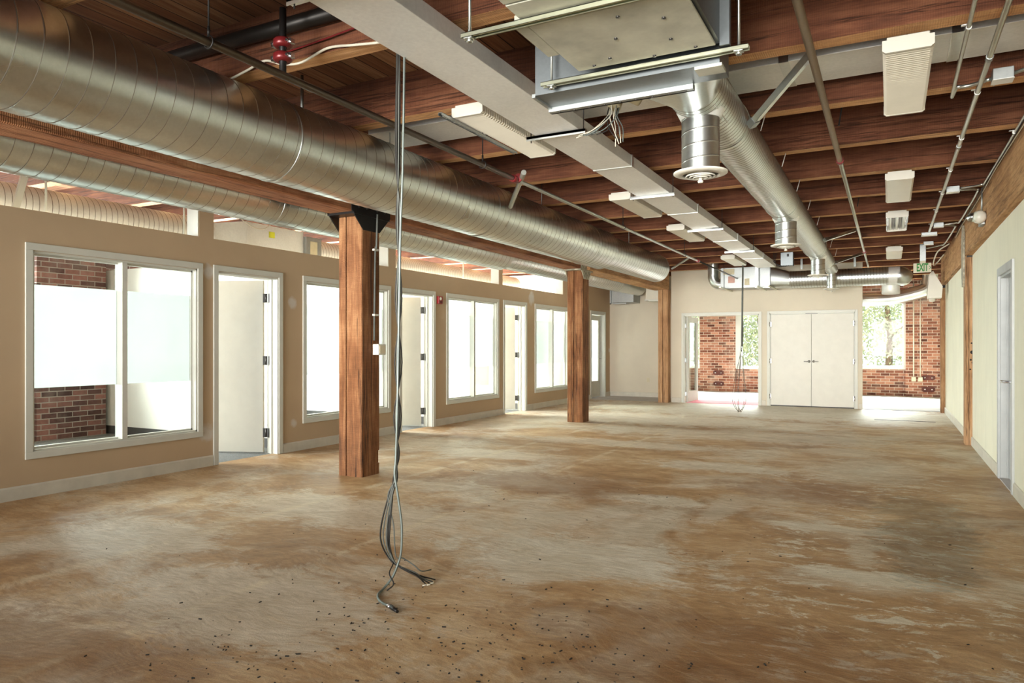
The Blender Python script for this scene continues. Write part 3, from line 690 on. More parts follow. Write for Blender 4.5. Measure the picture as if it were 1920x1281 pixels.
def beam(x0, x1, y0, y1, z0, z1, mat, label, seed=0, wavy=.0):
    b = MB(); r = random.Random(seed); n = 40; vs = []
    for i in range(n+1):
        y = y0+(y1-y0)*i/n; q = lambda a: (r.random()-.5)*a
        e = .006
        vs.append([b.bm.verts.new(p) for p in ((x0+.012, y, z0+q(e)), (x1-.012, y, z0+q(e)), (x1+q(wavy), y, z0+.012), (x1+q(wavy), y, z1), (x0, y, z1), (x0, y, z0+.012))])
    for i in range(n):
        for k in range(6): b.bm.faces.new((vs[i][k], vs[i][(k+1) % 6], vs[i+1][(k+1) % 6], vs[i+1][k]))
    b.bm.faces.new(vs[0]); b.bm.faces.new(vs[-1])
    return b.build('timber_beam', mat, label=label, cat='beam', group='timber beams')
beam(-4.93, -4.63, -1.5, 5.73, 2.622, 3.028, 'beam', 'orange timber beam over the left columns, section nearest the camera between the two big ducts', 1)
beam(-4.93, -4.63, 5.75, 11.53, 2.622, 3.028, 'beam', 'timber beam section spanning from the nearest column to the middle column', 2)
beam(-4.92, -4.56, 11.55, 16.56, 2.622, 3.028, 'beamlight', 'light timber beam section from the middle column to the far left column, cracked at its end', 3)
beam(.89, 1.085, -1.5, 11.30, 2.502, 3.028, 'beamlight', 'smooth tan timber beam along the top of the right wall, nearer section', 4)
beam(.90, 1.085, 11.32, 16.55, 2.502, 3.028, 'beamlight', 'weathered grooved timber beam along the right wall, farther section', 5, wavy=.05)

# ------------------------------------------------------------------ ducts
def duct_y(name, label, cx, cz, secs, pitch, mat='galv', joints=(), cap=True, h=.0018, seg=56, seam=.006):
    """secs: (y0, y1, r)"""
    root = empty(name, (cx, secs[0][0], cz), label, 'duct')
    for (y0, y1, r) in secs: MB().spiral('Y', (cx, cz), r, y0, y1, pitch, seg=seg, h=h, w=seam).build('duct_section', mat, root)
    for a, c in zip(secs, secs[1:]):
        if c[0]-a[1] > 1e-3: MB().lathe([(a[2], a[1]), (a[2]+.004, a[1]+.02), (c[2]+.004, c[0]-.02), (c[2], c[0])], (cx, 0, cz), 'Y', seg).build('reducer', mat, root)
    for (y, r) in joints:
        MB().lathe([(r+.001, y-.016), (r+.0045, y-.014), (r+.0045, y-.002), (r-.004, y-.001), (r-.004, y+.001), (r+.002, y+.002)], (cx, 0, cz), 'Y', seg).build('joint_band', mat, root)
    if cap:
        y1, r = secs[-1][1], secs[-1][2]
        MB().lathe([(r+.002, y1-.12), (r+.004, y1-.1), (r+.004, y1-.01), (r-.03, y1+.01), (0.001, y1+.012)], (cx, 0, cz), 'Y', seg).build('end_cap', mat, root)
    return root
D1 = duct_y('spiral_duct', 'largest round spiral duct, running along the right side of the left timber beam', -3.75, 2.717,
       [(-1.2, 9.86, .28), (10.02, 12.75, .243)], .116, joints=((3.6, .28), (6.35, .28), (9.2, .28)), h=.0018, seam=.0045)
D2 = duct_y('spiral_duct', 'round spiral duct between the tan office wall and the left timber beam', -5.6, 2.79,
       [(-1.2, 10.2, .24), (10.35, 15.9, .21)], .129, joints=((5.32, .24), (8.2, .24)))
for (root, cx, cz, r, ys) in ((D1, -3.75, 2.717, .28, (1.9, 4.9, 7.9, 11.2)), (D2, -5.6, 2.79, .24, (3.3, 6.7, 9.4, 12.6))):
    for y in ys:
        b = MB(); rr = r if y < 10 else r-.028
        b.tube([(cx, y, cz+rr), (cx, y, ZJ+.3)], .005, 6); b.build('duct_hanger', 'galv_dull', root)
D3 = duct_y('spiral_duct', 'round spiral duct seen through the first transom opening, inside the near office', -7.6, 2.68, [(-1.2, 6.15, .215)], .062, mat='galv_bright', cap=False, joints=((1.8, .215), (5.0, .215)))
D4 = duct_y('spiral_duct', 'round spiral duct inside the offices, seen through transom openings past the nearest column', -7.6, 2.68, [(7.95, 14.5, .20)], .062, mat='galv_bright', cap=True, joints=((9.5, .2), (12.0, .2)))
# rectangular box inside office between the two
ah = empty('duct_unit', (-7.6, 7.0, 2.48), 'rectangular sheet metal duct unit with yellow label behind the second transom opening', 'duct unit')
b = MB()
vs0 = [(-7.6+.22*math.cos(a), 6.15, 2.68+.22*math.sin(a)) for a in [PI/4+k*PI/2 for k in range(4)]]
vs1 = [(-7.35, 6.6, 2.92), (-7.85, 6.6, 2.92), (-7.85, 6.6, 2.46), (-7.35, 6.6, 2.46)]
V0 = [b.bm.verts.new(p) for p in vs0]; V1 = [b.bm.verts.new(p) for p in vs1]
for k in range(4): b.bm.faces.new((V0[k], V0[(k+1) % 4], V1[(k+1) % 4], V1[k]))
b.build('transition', 'galv_bright', ah)
MB().box(-7.85, -7.35, 6.60, 7.62, 2.46, 2.92, .004).build('casing', 'galv_bright', ah)
MB().box(-7.35, -7.346, 6.98, 7.08, 2.76, 2.84).build('warning_label', 'yellow', ah)
MB().box(-7.35, -7.30, 7.62, 7.93, 2.50, 2.86, .004).build('control_box', 'galv_dull', ah)
MB().box(-7.78, -7.35, 7.62, 7.95, 2.52, 2.84, .004).build('casing', 'galv_dull', ah)
MB().box(-7.30, -7.295, 7.70, 7.84, 2.56, 2.80).build('paper_label', 'labelcream', ah)
MB().tube(spline([(-7.3, 6.3, 3.0), (-7.28, 6.6, 2.86), (-7.28, 6.8, 2.84), (-7.3, 7.0, 2.95)]), .006, 6).build('cable', 'cablewhite', ah)
for y in (4.0, 5.52, 9.4, 11.6):
    MB().tube([(-7.15, y, 2.40), (-7.15, y, ZT)], .012, 6).build('hanger_rod', 'white', label='thin white hanger rod beside the office duct, at about %s metres down the wall' % ('four' if y < 5 else 'five' if y < 6 else 'nine' if y < 10 else 'eleven'), cat='rod', group='office hanger rods')
MB().obox((-7.1, 3.75, 2.76), .03, .015, .26, (Vector((0, 1, 0)), Vector((1, 0, 0)), Vector((0, .25, 1)).normalized())).build('strut_brace', 'white', label='slanted white strut in front of the office duct in the first transom opening', cat='brace')

# boxes on the back left
t = empty('duct_unit', (-6.0, 17.7, 2.4), 'rectangular sheet metal box at the far end of the left duct in the recess', 'duct unit')
MB().box(-6.30, -5.72, 17.45, 17.99, 2.42, 2.86, .004).build('casing', 'galv_dull', t)
MB().lathe([(.21, 15.9), (.21, 17.45)], (-5.6, 0, 2.79), 'Y', 32).build('collar', 'galv', t)
MB().box(-6.34, -6.30, 17.42, 17.46, 2.38, 3.03).build('strut', 'galv_dull', t)
MB().box(-6.34, -5.9, 17.42, 17.46, 2.38, 2.41).build('strut', 'galv_dull', t)
t = empty('supply_register', (-4.95, 16.9, 2.35), 'white square supply register box high in the recess beside the far left column', 'register')
MB().box(-5.14, -4.72, 16.6, 17.1, 2.42, 2.80, .006).build('box', 'whitemetal', t)
b = MB(); b.box(-5.16, -4.70, 16.57, 17.12, 2.39, 2.42); b.box(-5.08, -4.8, 16.62, 17.05, 2.375, 2.39); b.build('flange', 'white', t)
MB().box(-5.0, -4.86, 16.8, 16.95, 2.80, ZT).build('neck', 'galv', t)

# right duct with diffusers
RX, RZ = -1.012, 2.829
D5 = duct_y('spiral_duct', 'round spiral duct on the right with four ceiling diffusers hanging from it', RX, RZ,
       [(4.12, 11.8, .171), (11.95, 13.9, .142), (14.05, 15.3, .112)], .052, joints=((5.05, .171), (8.0, .171), (11.75, .171), (14.0, .142)), cap=False, h=.0015, seg=48, seam=.0065)
MB().lathe([(.112, 15.3), (.114, 15.42), (.10, 15.5), (.05, 15.54), (0.001, 15.545)], (RX, 0, RZ), 'Y', 40).build('end_cap', 'galv', D5)
def diffuser(y, zb, rs, rd, label, ztop):
    t = empty('ceiling_diffuser', (RX, y, zb), label, 'diffuser', 'diffusers hanging from the right duct')
    MB().spiral('Z', (RX, y), rs, zb+.02, ztop, .085, seg=36, h=.0015).build('drop_duct', 'galv', t)
    b = MB(); b.lathe([(rd, zb+.018), (rd, zb+.012), (rd*.97, zb+.008), (rd*.70, zb-.004), (rd*.66, zb+.004), (rd*.66, zb+.03), (rs, zb+.03)], (RX, y, 0), 'Z', 48); b.build('flange', 'whitemetal', t)
    for q in (.56, .42, .28):
        MB().lathe([(rd*q, zb-.006-.03*(0.6-q)), (rd*(q-.035), zb-.010-.03*(.6-q)), (rd*(q-.06), zb+.002), (rd*(q-.045), zb+.004), (rd*q, zb-.006-.03*(.6-q))], (RX, y, 0), 'Z', 40).build('cone_ring', 'whitemetal', t)
    MB().lathe([(0.0005, zb-.045), (.014, zb-.045), (.018, zb-.035), (.010, zb-.028), (.010, zb-.005), (rd*.16, zb+.005), (0.0005, zb+.02)], (RX, y, 0), 'Z', 20).build('adjusting_knob', 'whitemetal', t)
    MB().disc((RX, y, zb+.009), rd*.655, 'Z', 32).build('damper', 'black', t)
    b = MB(); b.lathe([(rs+.001, ztop-.03), (rs+.004, ztop-.03), (rs+.03, ztop+.02)], (RX, y, 0), 'Z', 36); b.build('saddle', 'galv_bright', t)
    return t
diffuser(4.37, 2.335, .112, .160, 'round white diffuser on the drop nearest the camera, just past the air handler', 2.70)
diffuser(8.40, 2.400, .112, .160, 'round white diffuser on the second drop along the right duct', 2.70)
diffuser(12.40, 2.425, .105, .155, 'round white diffuser on the third drop, close to the far unit', 2.72)
diffuser(15.42, 2.420, .090, .150, 'round white diffuser on the last drop at the end of the right duct', 2.78)
b = MB(); b.prism([(4.37-.15, 2.70), (4.37+.24, 2.70), (4.37+.16, 2.76), (4.37-.1, 2.76)], RX+.10, RX+.118, 'X'); b.build('saddle_flange', 'galv_bright', D5)
for y in (5.6, 6.8, 7.95, 9.1, 10.3, 12.7, 13.9):
    for s in (-1, 1): MB().tube([(RX+.19*s, y+.02, ZJ), (RX+.16*s, y, RZ+.08)], .004, 6).build('hanger_wire', 'galv_bright', D5)

# flat rectangular duct
FD = empty('flat_duct', (-2.155, 0, 2.865), 'long flat rectangular sheet metal duct running down the middle of the ceiling', 'duct')
MB().box(-2.33, -1.98, -1.2, 14.9, 2.865, 2.962, .003).build('duct_body', 'galv_bright', FD)
for y in (.0, 2.4, 6.0, 8.42, 10.9, 13.3):
    b = MB()
    b.box(-2.336, -1.974, y-.016, y+.016, 2.862, 2.965)
    b.build('seam_band', 'galv', FD)
for y in (2.40, 4.81, 7.22, 9.63, 12.08):
    h = MB().box(-2.40, -1.93, y-.02, y+.02, 2.845, 2.864).box(-2.40, -1.93, y-.02, y-.016, 2.832, 2.864).build('hanger_angle', 'galv', FD)
    for x in (-2.37, -1.95): MB().tube([(x, y, 2.82), (x, y, ZT)], .004, 6).build('hanger_rod', 'pipe_dark', h)
# flat cross duct tucked between joists
XD = empty('flat_duct', (-1.3, 5.06, 3.10), 'flat white metal cross duct tucked between the ceiling joists', 'duct')
MB().box(-3.95, .88, 4.86, 5.33, 3.115, 3.22, .004).build('duct_body', 'galv_bright', XD)
for x in (-2.6, -1.0, -.6, .35): MB().box(x-.03, x+.03, 4.855, 5.335, 3.112, 3.224).build('seam_band', 'galv', XD)

# ------------------------------------------------------------------ air handler
A = empty('air_handler', (-1.05, 2.9, 2.7), 'large cream panelled air handling unit hanging from the ceiling at the top of the view', 'air handler')
MB().box(-1.385, -.73, 1.95, 3.375, 2.712, 3.02, .004).build('casing', 'galv_dark', A)
b = MB(); b.box(-1.40, -.715, 2.60, 3.39, 2.700, 2.712, .003); b.box(-1.40, -.715, 1.9, 2.585, 2.700, 2.712, .003); pn = b.build('bottom_panel', 'duct_liner', A)
b = MB()
for (x, y) in ((-.85, 3.0), (-1.02, 2.9), (-.88, 3.22), (-1.2, 3.3), (-.8, 3.36), (-1.0, 3.37), (-1.3, 3.35), (-1.1, 3.1)): b.lathe([(0, -.006), (.009, -.006), (.009, 0)], (x, y, 2.70), 'Z', 8)
b.build('screw', 'hinge', pn)
MB().box(-1.465, -1.403, 2.80, 3.16, 2.702, 2.76, .005).build('junction_box', 'duct_liner', A)
b = MB(); b.box(-1.56, -1.40, 2.15, 2.70, 2.80, 2.98, .02); b.build('blower_housing', 'galv_dull', A)
b = MB(); b.box(-1.70, -.72, 3.50, 3.72, 2.66, 3.02); b.build('plenum', 'galv_dark', A)
b = MB(); b.box(-1.72, -.90, 3.715, 3.76, 2.635, 2.66); b.box(-1.72, -.90, 3.745, 3.76, 2.635, 2.70); b.box(-1.72, -1.70, 3.50, 3.76, 2.65, 2.67); fl = b.build('flange_angle', 'galv_dull', A)
b = MB()
for i in range(9): b.lathe([(0, -.004), (.006, -.004), (.006, 0)], (-1.66+i*.09, 3.737, 2.635), 'Z', 8)
b.build('screw', 'hinge', fl)
MB().box(-.84, -.71, 3.50, 3.60, 2.645, 2.66).build('corner_plate', 'duct_liner', A)
# rect to round transition
b = MB(); n = 48; ra = []; rb = []
for k in range(n):
    a = 2*PI*(k+.5)/n; u, w = math.cos(a), math.sin(a); m = max(abs(u), abs(w))
    ra.append(b.bm.verts.new((-1.0+.25*u/m, 3.72, 2.84+.178*w/m))); rb.append(b.bm.verts.new((RX+.172*u, 4.14, RZ+.172*w)))
for k in range(n):
    f = b.bm.faces.new((ra[k], ra[(k+1) % n], rb[(k+1) % n], rb[k])); f.smooth = True
b.build('transition', 'galv', A)
# access cover standing off to the right of the unit
b = MB(); b.box(-.728, -.70, 2.2, 3.42, 2.72, 3.02); b.box(-.70, -.655, 3.40, 3.44, 2.70, 3.3); b.build('side_angle', 'galv_dark', A)
def strut(x0, x1, y, z, root, name='support_rail'):
    b = MB(); h = .021; w = .0205
    b.box(x0, x1, y-w, y-w+.003, z-h, z); b.box(x0, x1, y+w-.003, y+w, z-h, z); b.box(x0, x1, y-w, y+w, z-.003, z)
    b.box(x0, x1, y-w, y-w+.010, z-h, z-h+.003); b.box(x0, x1, y+w-.010, y+w, z-h, z-h+.003)
    return b.build(name, 'unistrut', root)
for (x0, x1, y, rods) in ((-1.69, -.35, 2.74, (-1.655, -.42)), (-1.63, -.575, 3.44, (-1.575, -.62))):
    s = strut(x0, x1, y, 2.695, A)
    for x in rods:
        b = MB(); b.tube([(x, y, 2.655), (x, y, ZT)], .0065, 8); b.tube([(x, y, 2.655), (x, y, 2.672)], .014, 6); b.box(x-.02, x+.02, y-.02, y+.02, 2.668, 2.673)
        b.build('threaded_rod', 'pipe', s)

# ------------------------------------------------------------------ pipes and conduits
def clevis(x, y, z, root, ztop=ZT, r=.03):
    b = MB(); b.tube([(x, y, z+.07), (x, y, ztop)], .0045, 6)
    ring = [(x+.0, y+.0, z)]
    pts = [(x+r*math.sin(a), y, z+r*math.cos(a)) for a in [2*PI*k/14 for k in range(15)]]
    b.tube(pts, .004, 6, caps=False); b.tube([(x, y, z+r), (x, y, z+.075)], .007, 6)
    b.build('pipe_hanger', 'black', root)
t = empty('sprinkler_pipe', (-2.87, 0, 2.75), 'long steel pipe running down the ceiling between the big duct and the flat duct', 'pipe')
MB().tube([(-2.87, -1.2, 2.75), (-2.87, 5.50, 2.75)], .0215, 14).build('pipe_run', 'pipe_soot', t, label='darker rusty near run')
MB().tube([(-2.87, 5.50, 2.75), (-2.87, 12.2, 2.75)], .0175, 14).build('pipe_run', 'pipe', t, label='brighter galvanised far run')
MB().tube([(-2.87, 12.2, 2.75), (-2.87, 15.75, 2.75)], .0145, 12).build('pipe_run', 'pipe_dark', t, label='dark iron last run')
for y in (5.50, 12.2): MB().tube([(-2.87, y-.04, 2.75), (-2.87, y+.04, 2.75)], .031, 14).build('coupling', 'redpipe', t)
for y in (2.35, 4.95, 8.35, 11.3): clevis(-2.87, y, 2.75, t)
t = empty('sprinkler_pipe', (-.39, 0, 2.95), 'long steel pipe running down the ceiling right of the diffuser duct', 'pipe')
MB().tube([(-.39, -1.2, 2.95), (-.39, 7.0, 2.95)], .0235, 14).build('pipe_run', 'pipe_old', t, label='brown weathered near run')
MB().tube([(-.39, 7.0, 2.95), (-.39, 16.5, 2.95)], .019, 14).build('pipe_run', 'pipe', t, label='brighter galvanised far run')
for y in (7.0, 13.9): MB().tube([(-.39, y-.03, 2.95), (-.39, y+.03, 2.95)], .031, 14).build('coupling', 'redpipe', t)
for y in (5.95, 9.5): MB().tube([(-.34, y, 2.97), (-.28, y-.02, ZT)], .006, 6).build('hanger_rod', 'black', t)
def brace(p, q, label, w=.0205, mat='unistrut'):
    p, q = Vector(p), Vector(q); a = (q-p); L = a.length/2; a.normalize(); s = a.cross(Vector((0, 1, 0))).normalized(); n = a.cross(s)
    t = empty('strut_brace', tuple(p), label, 'brace', 'diagonal strut braces')
    b = MB(); c = (p+q)/2
    for off in (-1, 1): b.obox(c+s*off*(w-.002), L, .002, w, (a, s, n))
    b.obox(c+n*(w-.002), L, w, .002, (a, s, n)); b.obox(c-n*(w-.002), L, w, .002, (a, s, n)); b.build('strut', mat, t)
    b = MB(); b.obox(q+a*.01, .03, .026, .026, (a, s, n)); b.build('foot_clamp', 'galv_dull', t)
brace((-.40, 4.55, 3.03), (-.80, 4.98, 2.80), 'diagonal strut brace from the right duct up to the old pipe, nearest the camera', mat='galv')
brace((-.45, 11.75, 3.02), (-.80, 11.1, 2.82), 'diagonal strut brace right of the third diffuser drop', mat='galv')
brace((-.43, 14.7, 3.02), (-.86, 14.2, 2.82), 'diagonal strut brace beside the last diffuser drop', mat='galv')
t = empty('pipe_brace', (-2.9, 5.6, 2.75), 'short galvanised pipe brace crossing the left pipe at its red coupling', 'brace')
MB().tube([(-2.74, 5.42, 2.775), (-3.44, 6.50, 2.735)], .0225, 14).build('pipe', 'pipe', t)
MB().tube([(-2.845, 5.525, 2.765), (-2.885, 5.59, 2.765)], .036, 12).build('clamp', 'redpipe', t)
MB().tube([(-2.98, 12.0, 2.78), (-3.50, 12.9, 2.72)], .018, 10).build('pipe_brace', 'pipe', label='thin pipe brace between the end of the big duct and the left pipe', cat='brace')
# conduits, right side
def conduit(label, pts, r=.011, boxes=(), straps=(), mat='pipe', couplings=()):
    t = empty('electrical_conduit', tuple(pts[0]), label, 'conduit', 'electrical conduits')
    MB().tube(pts, r, 10).build('tube', mat, t)
    for (x, y, z) in straps:
        b = MB(); b.box(x-.035, x+.012, y-.01, y+.01, z+r, z+r+.004); b.tube([(x, y-.008, z), (x, y+.008, z)], r+.003, 10); b.build('strap', 'galv_bright', t)
    for (x, y, z) in couplings: MB().tube([(x, y-.03, z), (x, y+.03, z)], r+.004, 10).build('coupling', 'galv_dull', t)
    for (x, y, z, dx, dy, dz) in boxes:
        q = MB().box(x-dx, x+dx, y-dy, y+dy, z-dz, z+dz, .003).build('junction_box', 'galv_dull', t)
        MB().box(x-dx-.002, x+dx+.002, y-dy-.002, y+dy+.002, z-dz-.003, z-dz).build('cover', 'galv_bright', q)
    return t
conduit('straight thick conduit crossing under the joists between the right lights and the wall', [(.515, -1.2, 2.985), (.515, 12.5, 2.985)], .0165,
        boxes=((.515, 12.2, 2.955, .10, .06, .022),), straps=[(.515, JY[k]-.065, 2.985) for k in range(6, 12)], couplings=[(.515, 5.0, 2.985), (.515, 7.1, 2.985)])
conduit('conduit that turns a corner toward a junction box past the large right light', spline([(.37, -1.2, 2.985), (.37, 2.0, 2.985), (.37, 5.40, 2.985), (.39, 5.46, 2.985), (.46, 5.47, 2.985), (.56, 5.40, 2.985)], 6), .0115,
        boxes=((.62, 5.36, 2.985, .055, .05, .035),), straps=[(.37, 4.47, 2.985)])
conduit('conduit along the right beam from over the door to the joist shadow', spline([(.66, 5.36, 2.985), (.80, 5.30, 2.99), (.87, 5.6, 2.99), (.87, 8.6, 2.99), (.84, 8.9, 2.99), (.66, 9.0, 2.99)], 8), .0115,
        boxes=((.60, 9.02, 2.985, .06, .05, .03),), straps=[(.87, 6.85, 2.99)])
conduit('conduit along the right beam, second run toward the exit sign', spline([(.66, 9.06, 2.985), (.82, 9.15, 2.99), (.85, 9.4, 2.99), (.84, 11.3, 2.99), (.80, 11.5, 2.99), (.66, 11.55, 2.985)], 8), .0115,
        boxes=((.60, 11.56, 2.985, .06, .05, .03),))
conduit('conduit along the right beam, last run nearest the exit sign', spline([(.66, 11.62, 2.985), (.80, 11.75, 2.99), (.82, 12.0, 2.99), (.80, 13.7, 2.99), (.74, 13.95, 2.99), (.56, 14.2, 2.985)], 8), .0115,
        boxes=((.56, 13.5, 2.985, .07, .05, .025),))
for (y, x1, l) in ((5.655, .42, 'thin conduit along the joist face behind the large right light'), (9.19, .42, 'thin conduit along the joist face behind the second right light'),
                   (11.545, .30, 'thin conduit along the joist face just before the louvred light'), (12.715, .45, 'thin conduit along the joist face just after the louvred light'), (15.07, .7, 'thin conduit along the joist face behind the exit sign')):
    y -= .012
    pts = [(-4.2 if y > 9 and y < 12 else -1.9, y, 3.19), (x1, y, 3.19)]
    if y < 10: pts = [pts[0]]+spline([(x1-.1, y, 3.19), (x1, y, 3.20), (x1+.12, y, 3.17), (x1+.17, y, 3.05), (x1+.18, y-.06, 3.0)], 5)
    conduit(l, pts, .007, straps=[(x, y, 3.19) for x in (-.9, .05)])
for i, x in enumerate((.872, .878)):
    pts = [(x, 1.0+j*.9, 2.97-.018*i+.012*math.sin(j*1.7+i)) for j in range(14)]
    MB().tube(spline(pts, 5), .0045, 6).build('electrical_wire', 'cablewhite' if i else 'cabledark', label='%s wire running along the top of the right beam' % ('pale' if i else 'dark'), cat='wire')
MB().tube(spline([(.86, 13.6, 2.97), (.70, 13.7, 2.86), (.68, 14.6, 2.76), (.74, 15.2, 2.80), (.86, 15.0, 2.95)], 6), .010, 8).build('electrical_wire', 'cablewhite', label='white cable looping from the right beam down beside the exit sign', cat='wire')

# black iron cross pipe, red couplings, romex, chain (upper left)
t = empty('cross_pipe', (-3.5, 3.12, 3.24), 'thick black iron pipe crossing the ceiling in front of a joist, upper left', 'pipe')
MB().tube([(-4.55, 3.17, 3.22), (-2.35, 3.17, 3.22)], .045, 18).build('pipe_run', 'pipe_dark', t)
t = empty('pipe_coupling', (-2.98, 2.86, 2.8), 'pair of stacked red pipe couplings with bolts hanging under the black pipe', 'coupling')
MB().tube([(-3.00, 2.95, 3.19), (-3.00, 2.95, 2.80)], .020, 12).build('riser', 'black', t)
for z in (2.995, 2.915):
    q = MB().lathe([(.022, -.024), (.042, -.024), (.052, -.014), (.052, .014), (.042, .024), (.022, .024)], (-3.00, 2.95, z), 'Z', 24).build('collar', 'redpipe', t)
    b = MB()
    for s in (-1, 1): b.tube([(-3.0+.055*s, 2.92, z), (-3.0+.055*s, 2.98, z)], .008, 8); b.obox((-3.0+.06*s, 2.95, z), .015, .015, .012, (Vector((1, 0, 0)), Vector((0, 1, 0)), Vector((0, 0, 1))))
    b.build('bolt', 'chrome', q)
MB().tube(spline([(-3.75, 3.20, 2.99), (-3.55, 3.20, 3.03), (-3.40, 3.20, 3.06), (-3.25, 3.20, 3.01), (-3.10, 3.20, 2.995), (-2.90, 3.20, 3.04), (-2.70, 3.20, 3.02), (-2.50, 3.20, 3.0), (-2.38, 3.20, 3.03)], 6), .0075, 8).build('electrical_wire', 'cablewhite', label='wavy white cable stapled along the joist in the upper left', cat='wire')
MB().tube(spline([(-3.3, 3.21, 3.08), (-2.9, 3.20, 3.10), (-2.6, 3.20, 3.13), (-2.4, 3.20, 3.18)], 6), .005, 6).build('electrical_wire', 'redpipe', label='thin dark red wire on the joist above the wavy white cable', cat='wire')
b = MB(); b.tube([(-3.95, 4.08, 3.36), (-3.95, 4.08, 2.99)], .012, 8); b.build('hanger_strap', 'galv_dull', label='short grey strap holding the big duct beside the joist, upper left', cat='strap')

# ------------------------------------------------------------------ light fixtures
def light(kind):
    L, W = 1.22, .245
    t = empty('light_fixture', (0, 0, 0))
    prof = [(-W/2, .014), (-W/2+.016, 0), (W/2-.016, 0), (W/2, .014), (W/2, .062), (-W/2, .062)]
    if kind != 'louvre':
        b = MB(); n = 38 if kind == 'ribbed' else 1
        if n > 1:
            # transverse ribs moulded into the lens
            rows = []
            for i in range(2*n+1):
                y = -L/2+.02+(L-.04)*i/(2*n); e = .012 if i % 2 else 0
                rows.append([b.bm.verts.new((x*(1-e*2), y, z+(e if z < .02 else 0))) for x, z in prof])
            for i in range(2*n):
                for k in range(5): b.bm.faces.new((rows[i][k], rows[i][k+1], rows[i+1][k+1], rows[i+1][k]))
        else: b.prism(prof, -L/2+.02, L/2-.02, 'Y')
        b.build('lens', 'whitelens', t)
    else:
        b = MB(); b.box(-W/2, -W/2+.004, -L/2+.02, L/2-.02, 0, .062); b.box(W/2-.004, W/2, -L/2+.02, L/2-.02, 0, .062); b.box(-W/2, W/2, -L/2+.02, L/2-.02, .058, .062)
        for x in (-.04, .04): b.prism([(x-.02, .055), (x, .012), (x+.02, .055)], -L/2+.02, L/2-.02, 'Y')
        b.build('reflector', 'chrome', t)
        for x in (-.078, 0, .078): MB().tube([(x, -L/2+.03, .028), (x, L/2-.03, .028)], .013, 12).build('tube_lamp', 'tube', t)
    for s in (-1, 1):
        y0, y1 = (L/2-.02, L/2) if s > 0 else (-L/2, -L/2+.02)
        b = MB(); b.prism([(p*1.015, q-.002 if q < .03 else q+.004) for p, q in prof], y0, y1, 'Y'); b.build('end_cap', 'whitemetal', t)
    MB().box(-W/2+.02, W/2-.02, -L/2+.01, L/2-.01, .062, .085, .004).build('housing', 'whitemetal', t)
    for y in (-.35, .35): MB().tube([(0, y, .085), (0, y, .44)], .004, 6).build('hanger_rod', 'black', t)
    return t
Zl = 2.898
spots = [('ribbed', -2.585, 4.85, 'ribbed white wraparound ceiling light left of the flat duct, nearest the camera'),
         ('ribbed', .088, 5.01, 'large ribbed white ceiling light at the upper right, nearest on that side'),
         ('plain', -2.60, 8.06, 'plain white ceiling light left of the flat duct, second from the camera'),
         ('plain', -2.60, 10.36, 'plain white ceiling light left of the flat duct, third from the camera'),
         ('plain', -2.62, 14.05, 'plain white ceiling light left of the flat duct, farthest, beside the far unit'),
         ('plain', .085, 8.40, 'plain white ceiling light on the right, second from the camera'),
         ('louvre', .083, 10.66, 'open louvred ceiling light on the right showing its tubes'),
         ('plain', .07, 14.22, 'plain white ceiling light on the right, farthest, near the exit sign')]
protos = {}
for k, x, y, l in spots:
    if k in protos: o = copy_tree(protos[k])
    else: o = protos[k] = light(k)
    o.location = (x, y, Zl); tag(o, l, 'light', 'ceiling light fixtures')
b = MB()
for y in range(30): b.box(-2.722, -2.699, 4.14+y*.035, 4.162+y*.035, 2.880, 2.882)
for x in (-2.728, -2.701): b.box(x, x+.003, 4.1, 5.22, 2.877, 2.897)
b.box(-2.728, -2.698, 4.1, 5.22, 2.894, 2.897); b.build('slotted_strut', 'galv_dull', label='slotted steel strut lying along the left edge of the nearest ribbed light', cat='strut')

# ------------------------------------------------------------------ hanging cables
def campt(x, y, z):
    """point on the vertical sheet at distance z in which the bundle hangs"""
    u = (x-960)/F_PX; F = Vector((-math.sin(TH), math.cos(TH), 0))
    p = (F+R0*u)*z; return Vector((p.x, p.y, 1.30+z*(650-y)/F_PX))
bz = -2.40*(-math.sin(TH))+3.16*math.cos(TH)
HB = empty('cable_bundle', (-2.38, 3.1, 0), 'bundle of loose grey cables hanging from the ceiling to the floor near the camera', 'cables')
rr = random.Random(3)
FN = Vector((-math.sin(TH), math.cos(TH), 0))
# thick flexible conduit
def flo(x, y, z=.009): return campt(x, y, (1.30-z)*F_PX/(y-650))
pts = [(759, -60), (758, 120), (755, 320), (751, 430), (748, 600), (745, 760), (742, 860), (740, 890), (746, 930), (753, 985), (752, 1035), (746, 1058)]
P3 = [campt(x, y, bz-.03) for x, y in pts]+[campt(736, 1082, bz-.05)]
P3 += [flo(720, 1103, .012), flo(710, 1113), flo(709, 1122), flo(716, 1130), flo(728, 1136)]
main = MB().tube(spline(P3, 6), .0066, 10).build('flexible_conduit', 'flex', HB, label='thicker flexible conduit ending on the floor')
MB().tube([flo(727, 1136, .012), flo(733, 1138, .012)], .012, 10).build('connector', 'chrome', main)
MB().tube([flo(733, 1138, .012), flo(745, 1147, .010)], [.012, .008], 10).build('end_plug', 'black', main)
ends = [(812, 1094), (806, 1097), (798, 1098), (792, 1093), (816, 1090), (810, 1088), (803, 1091), (796, 1096), (726, 1110), (808, 1071)]
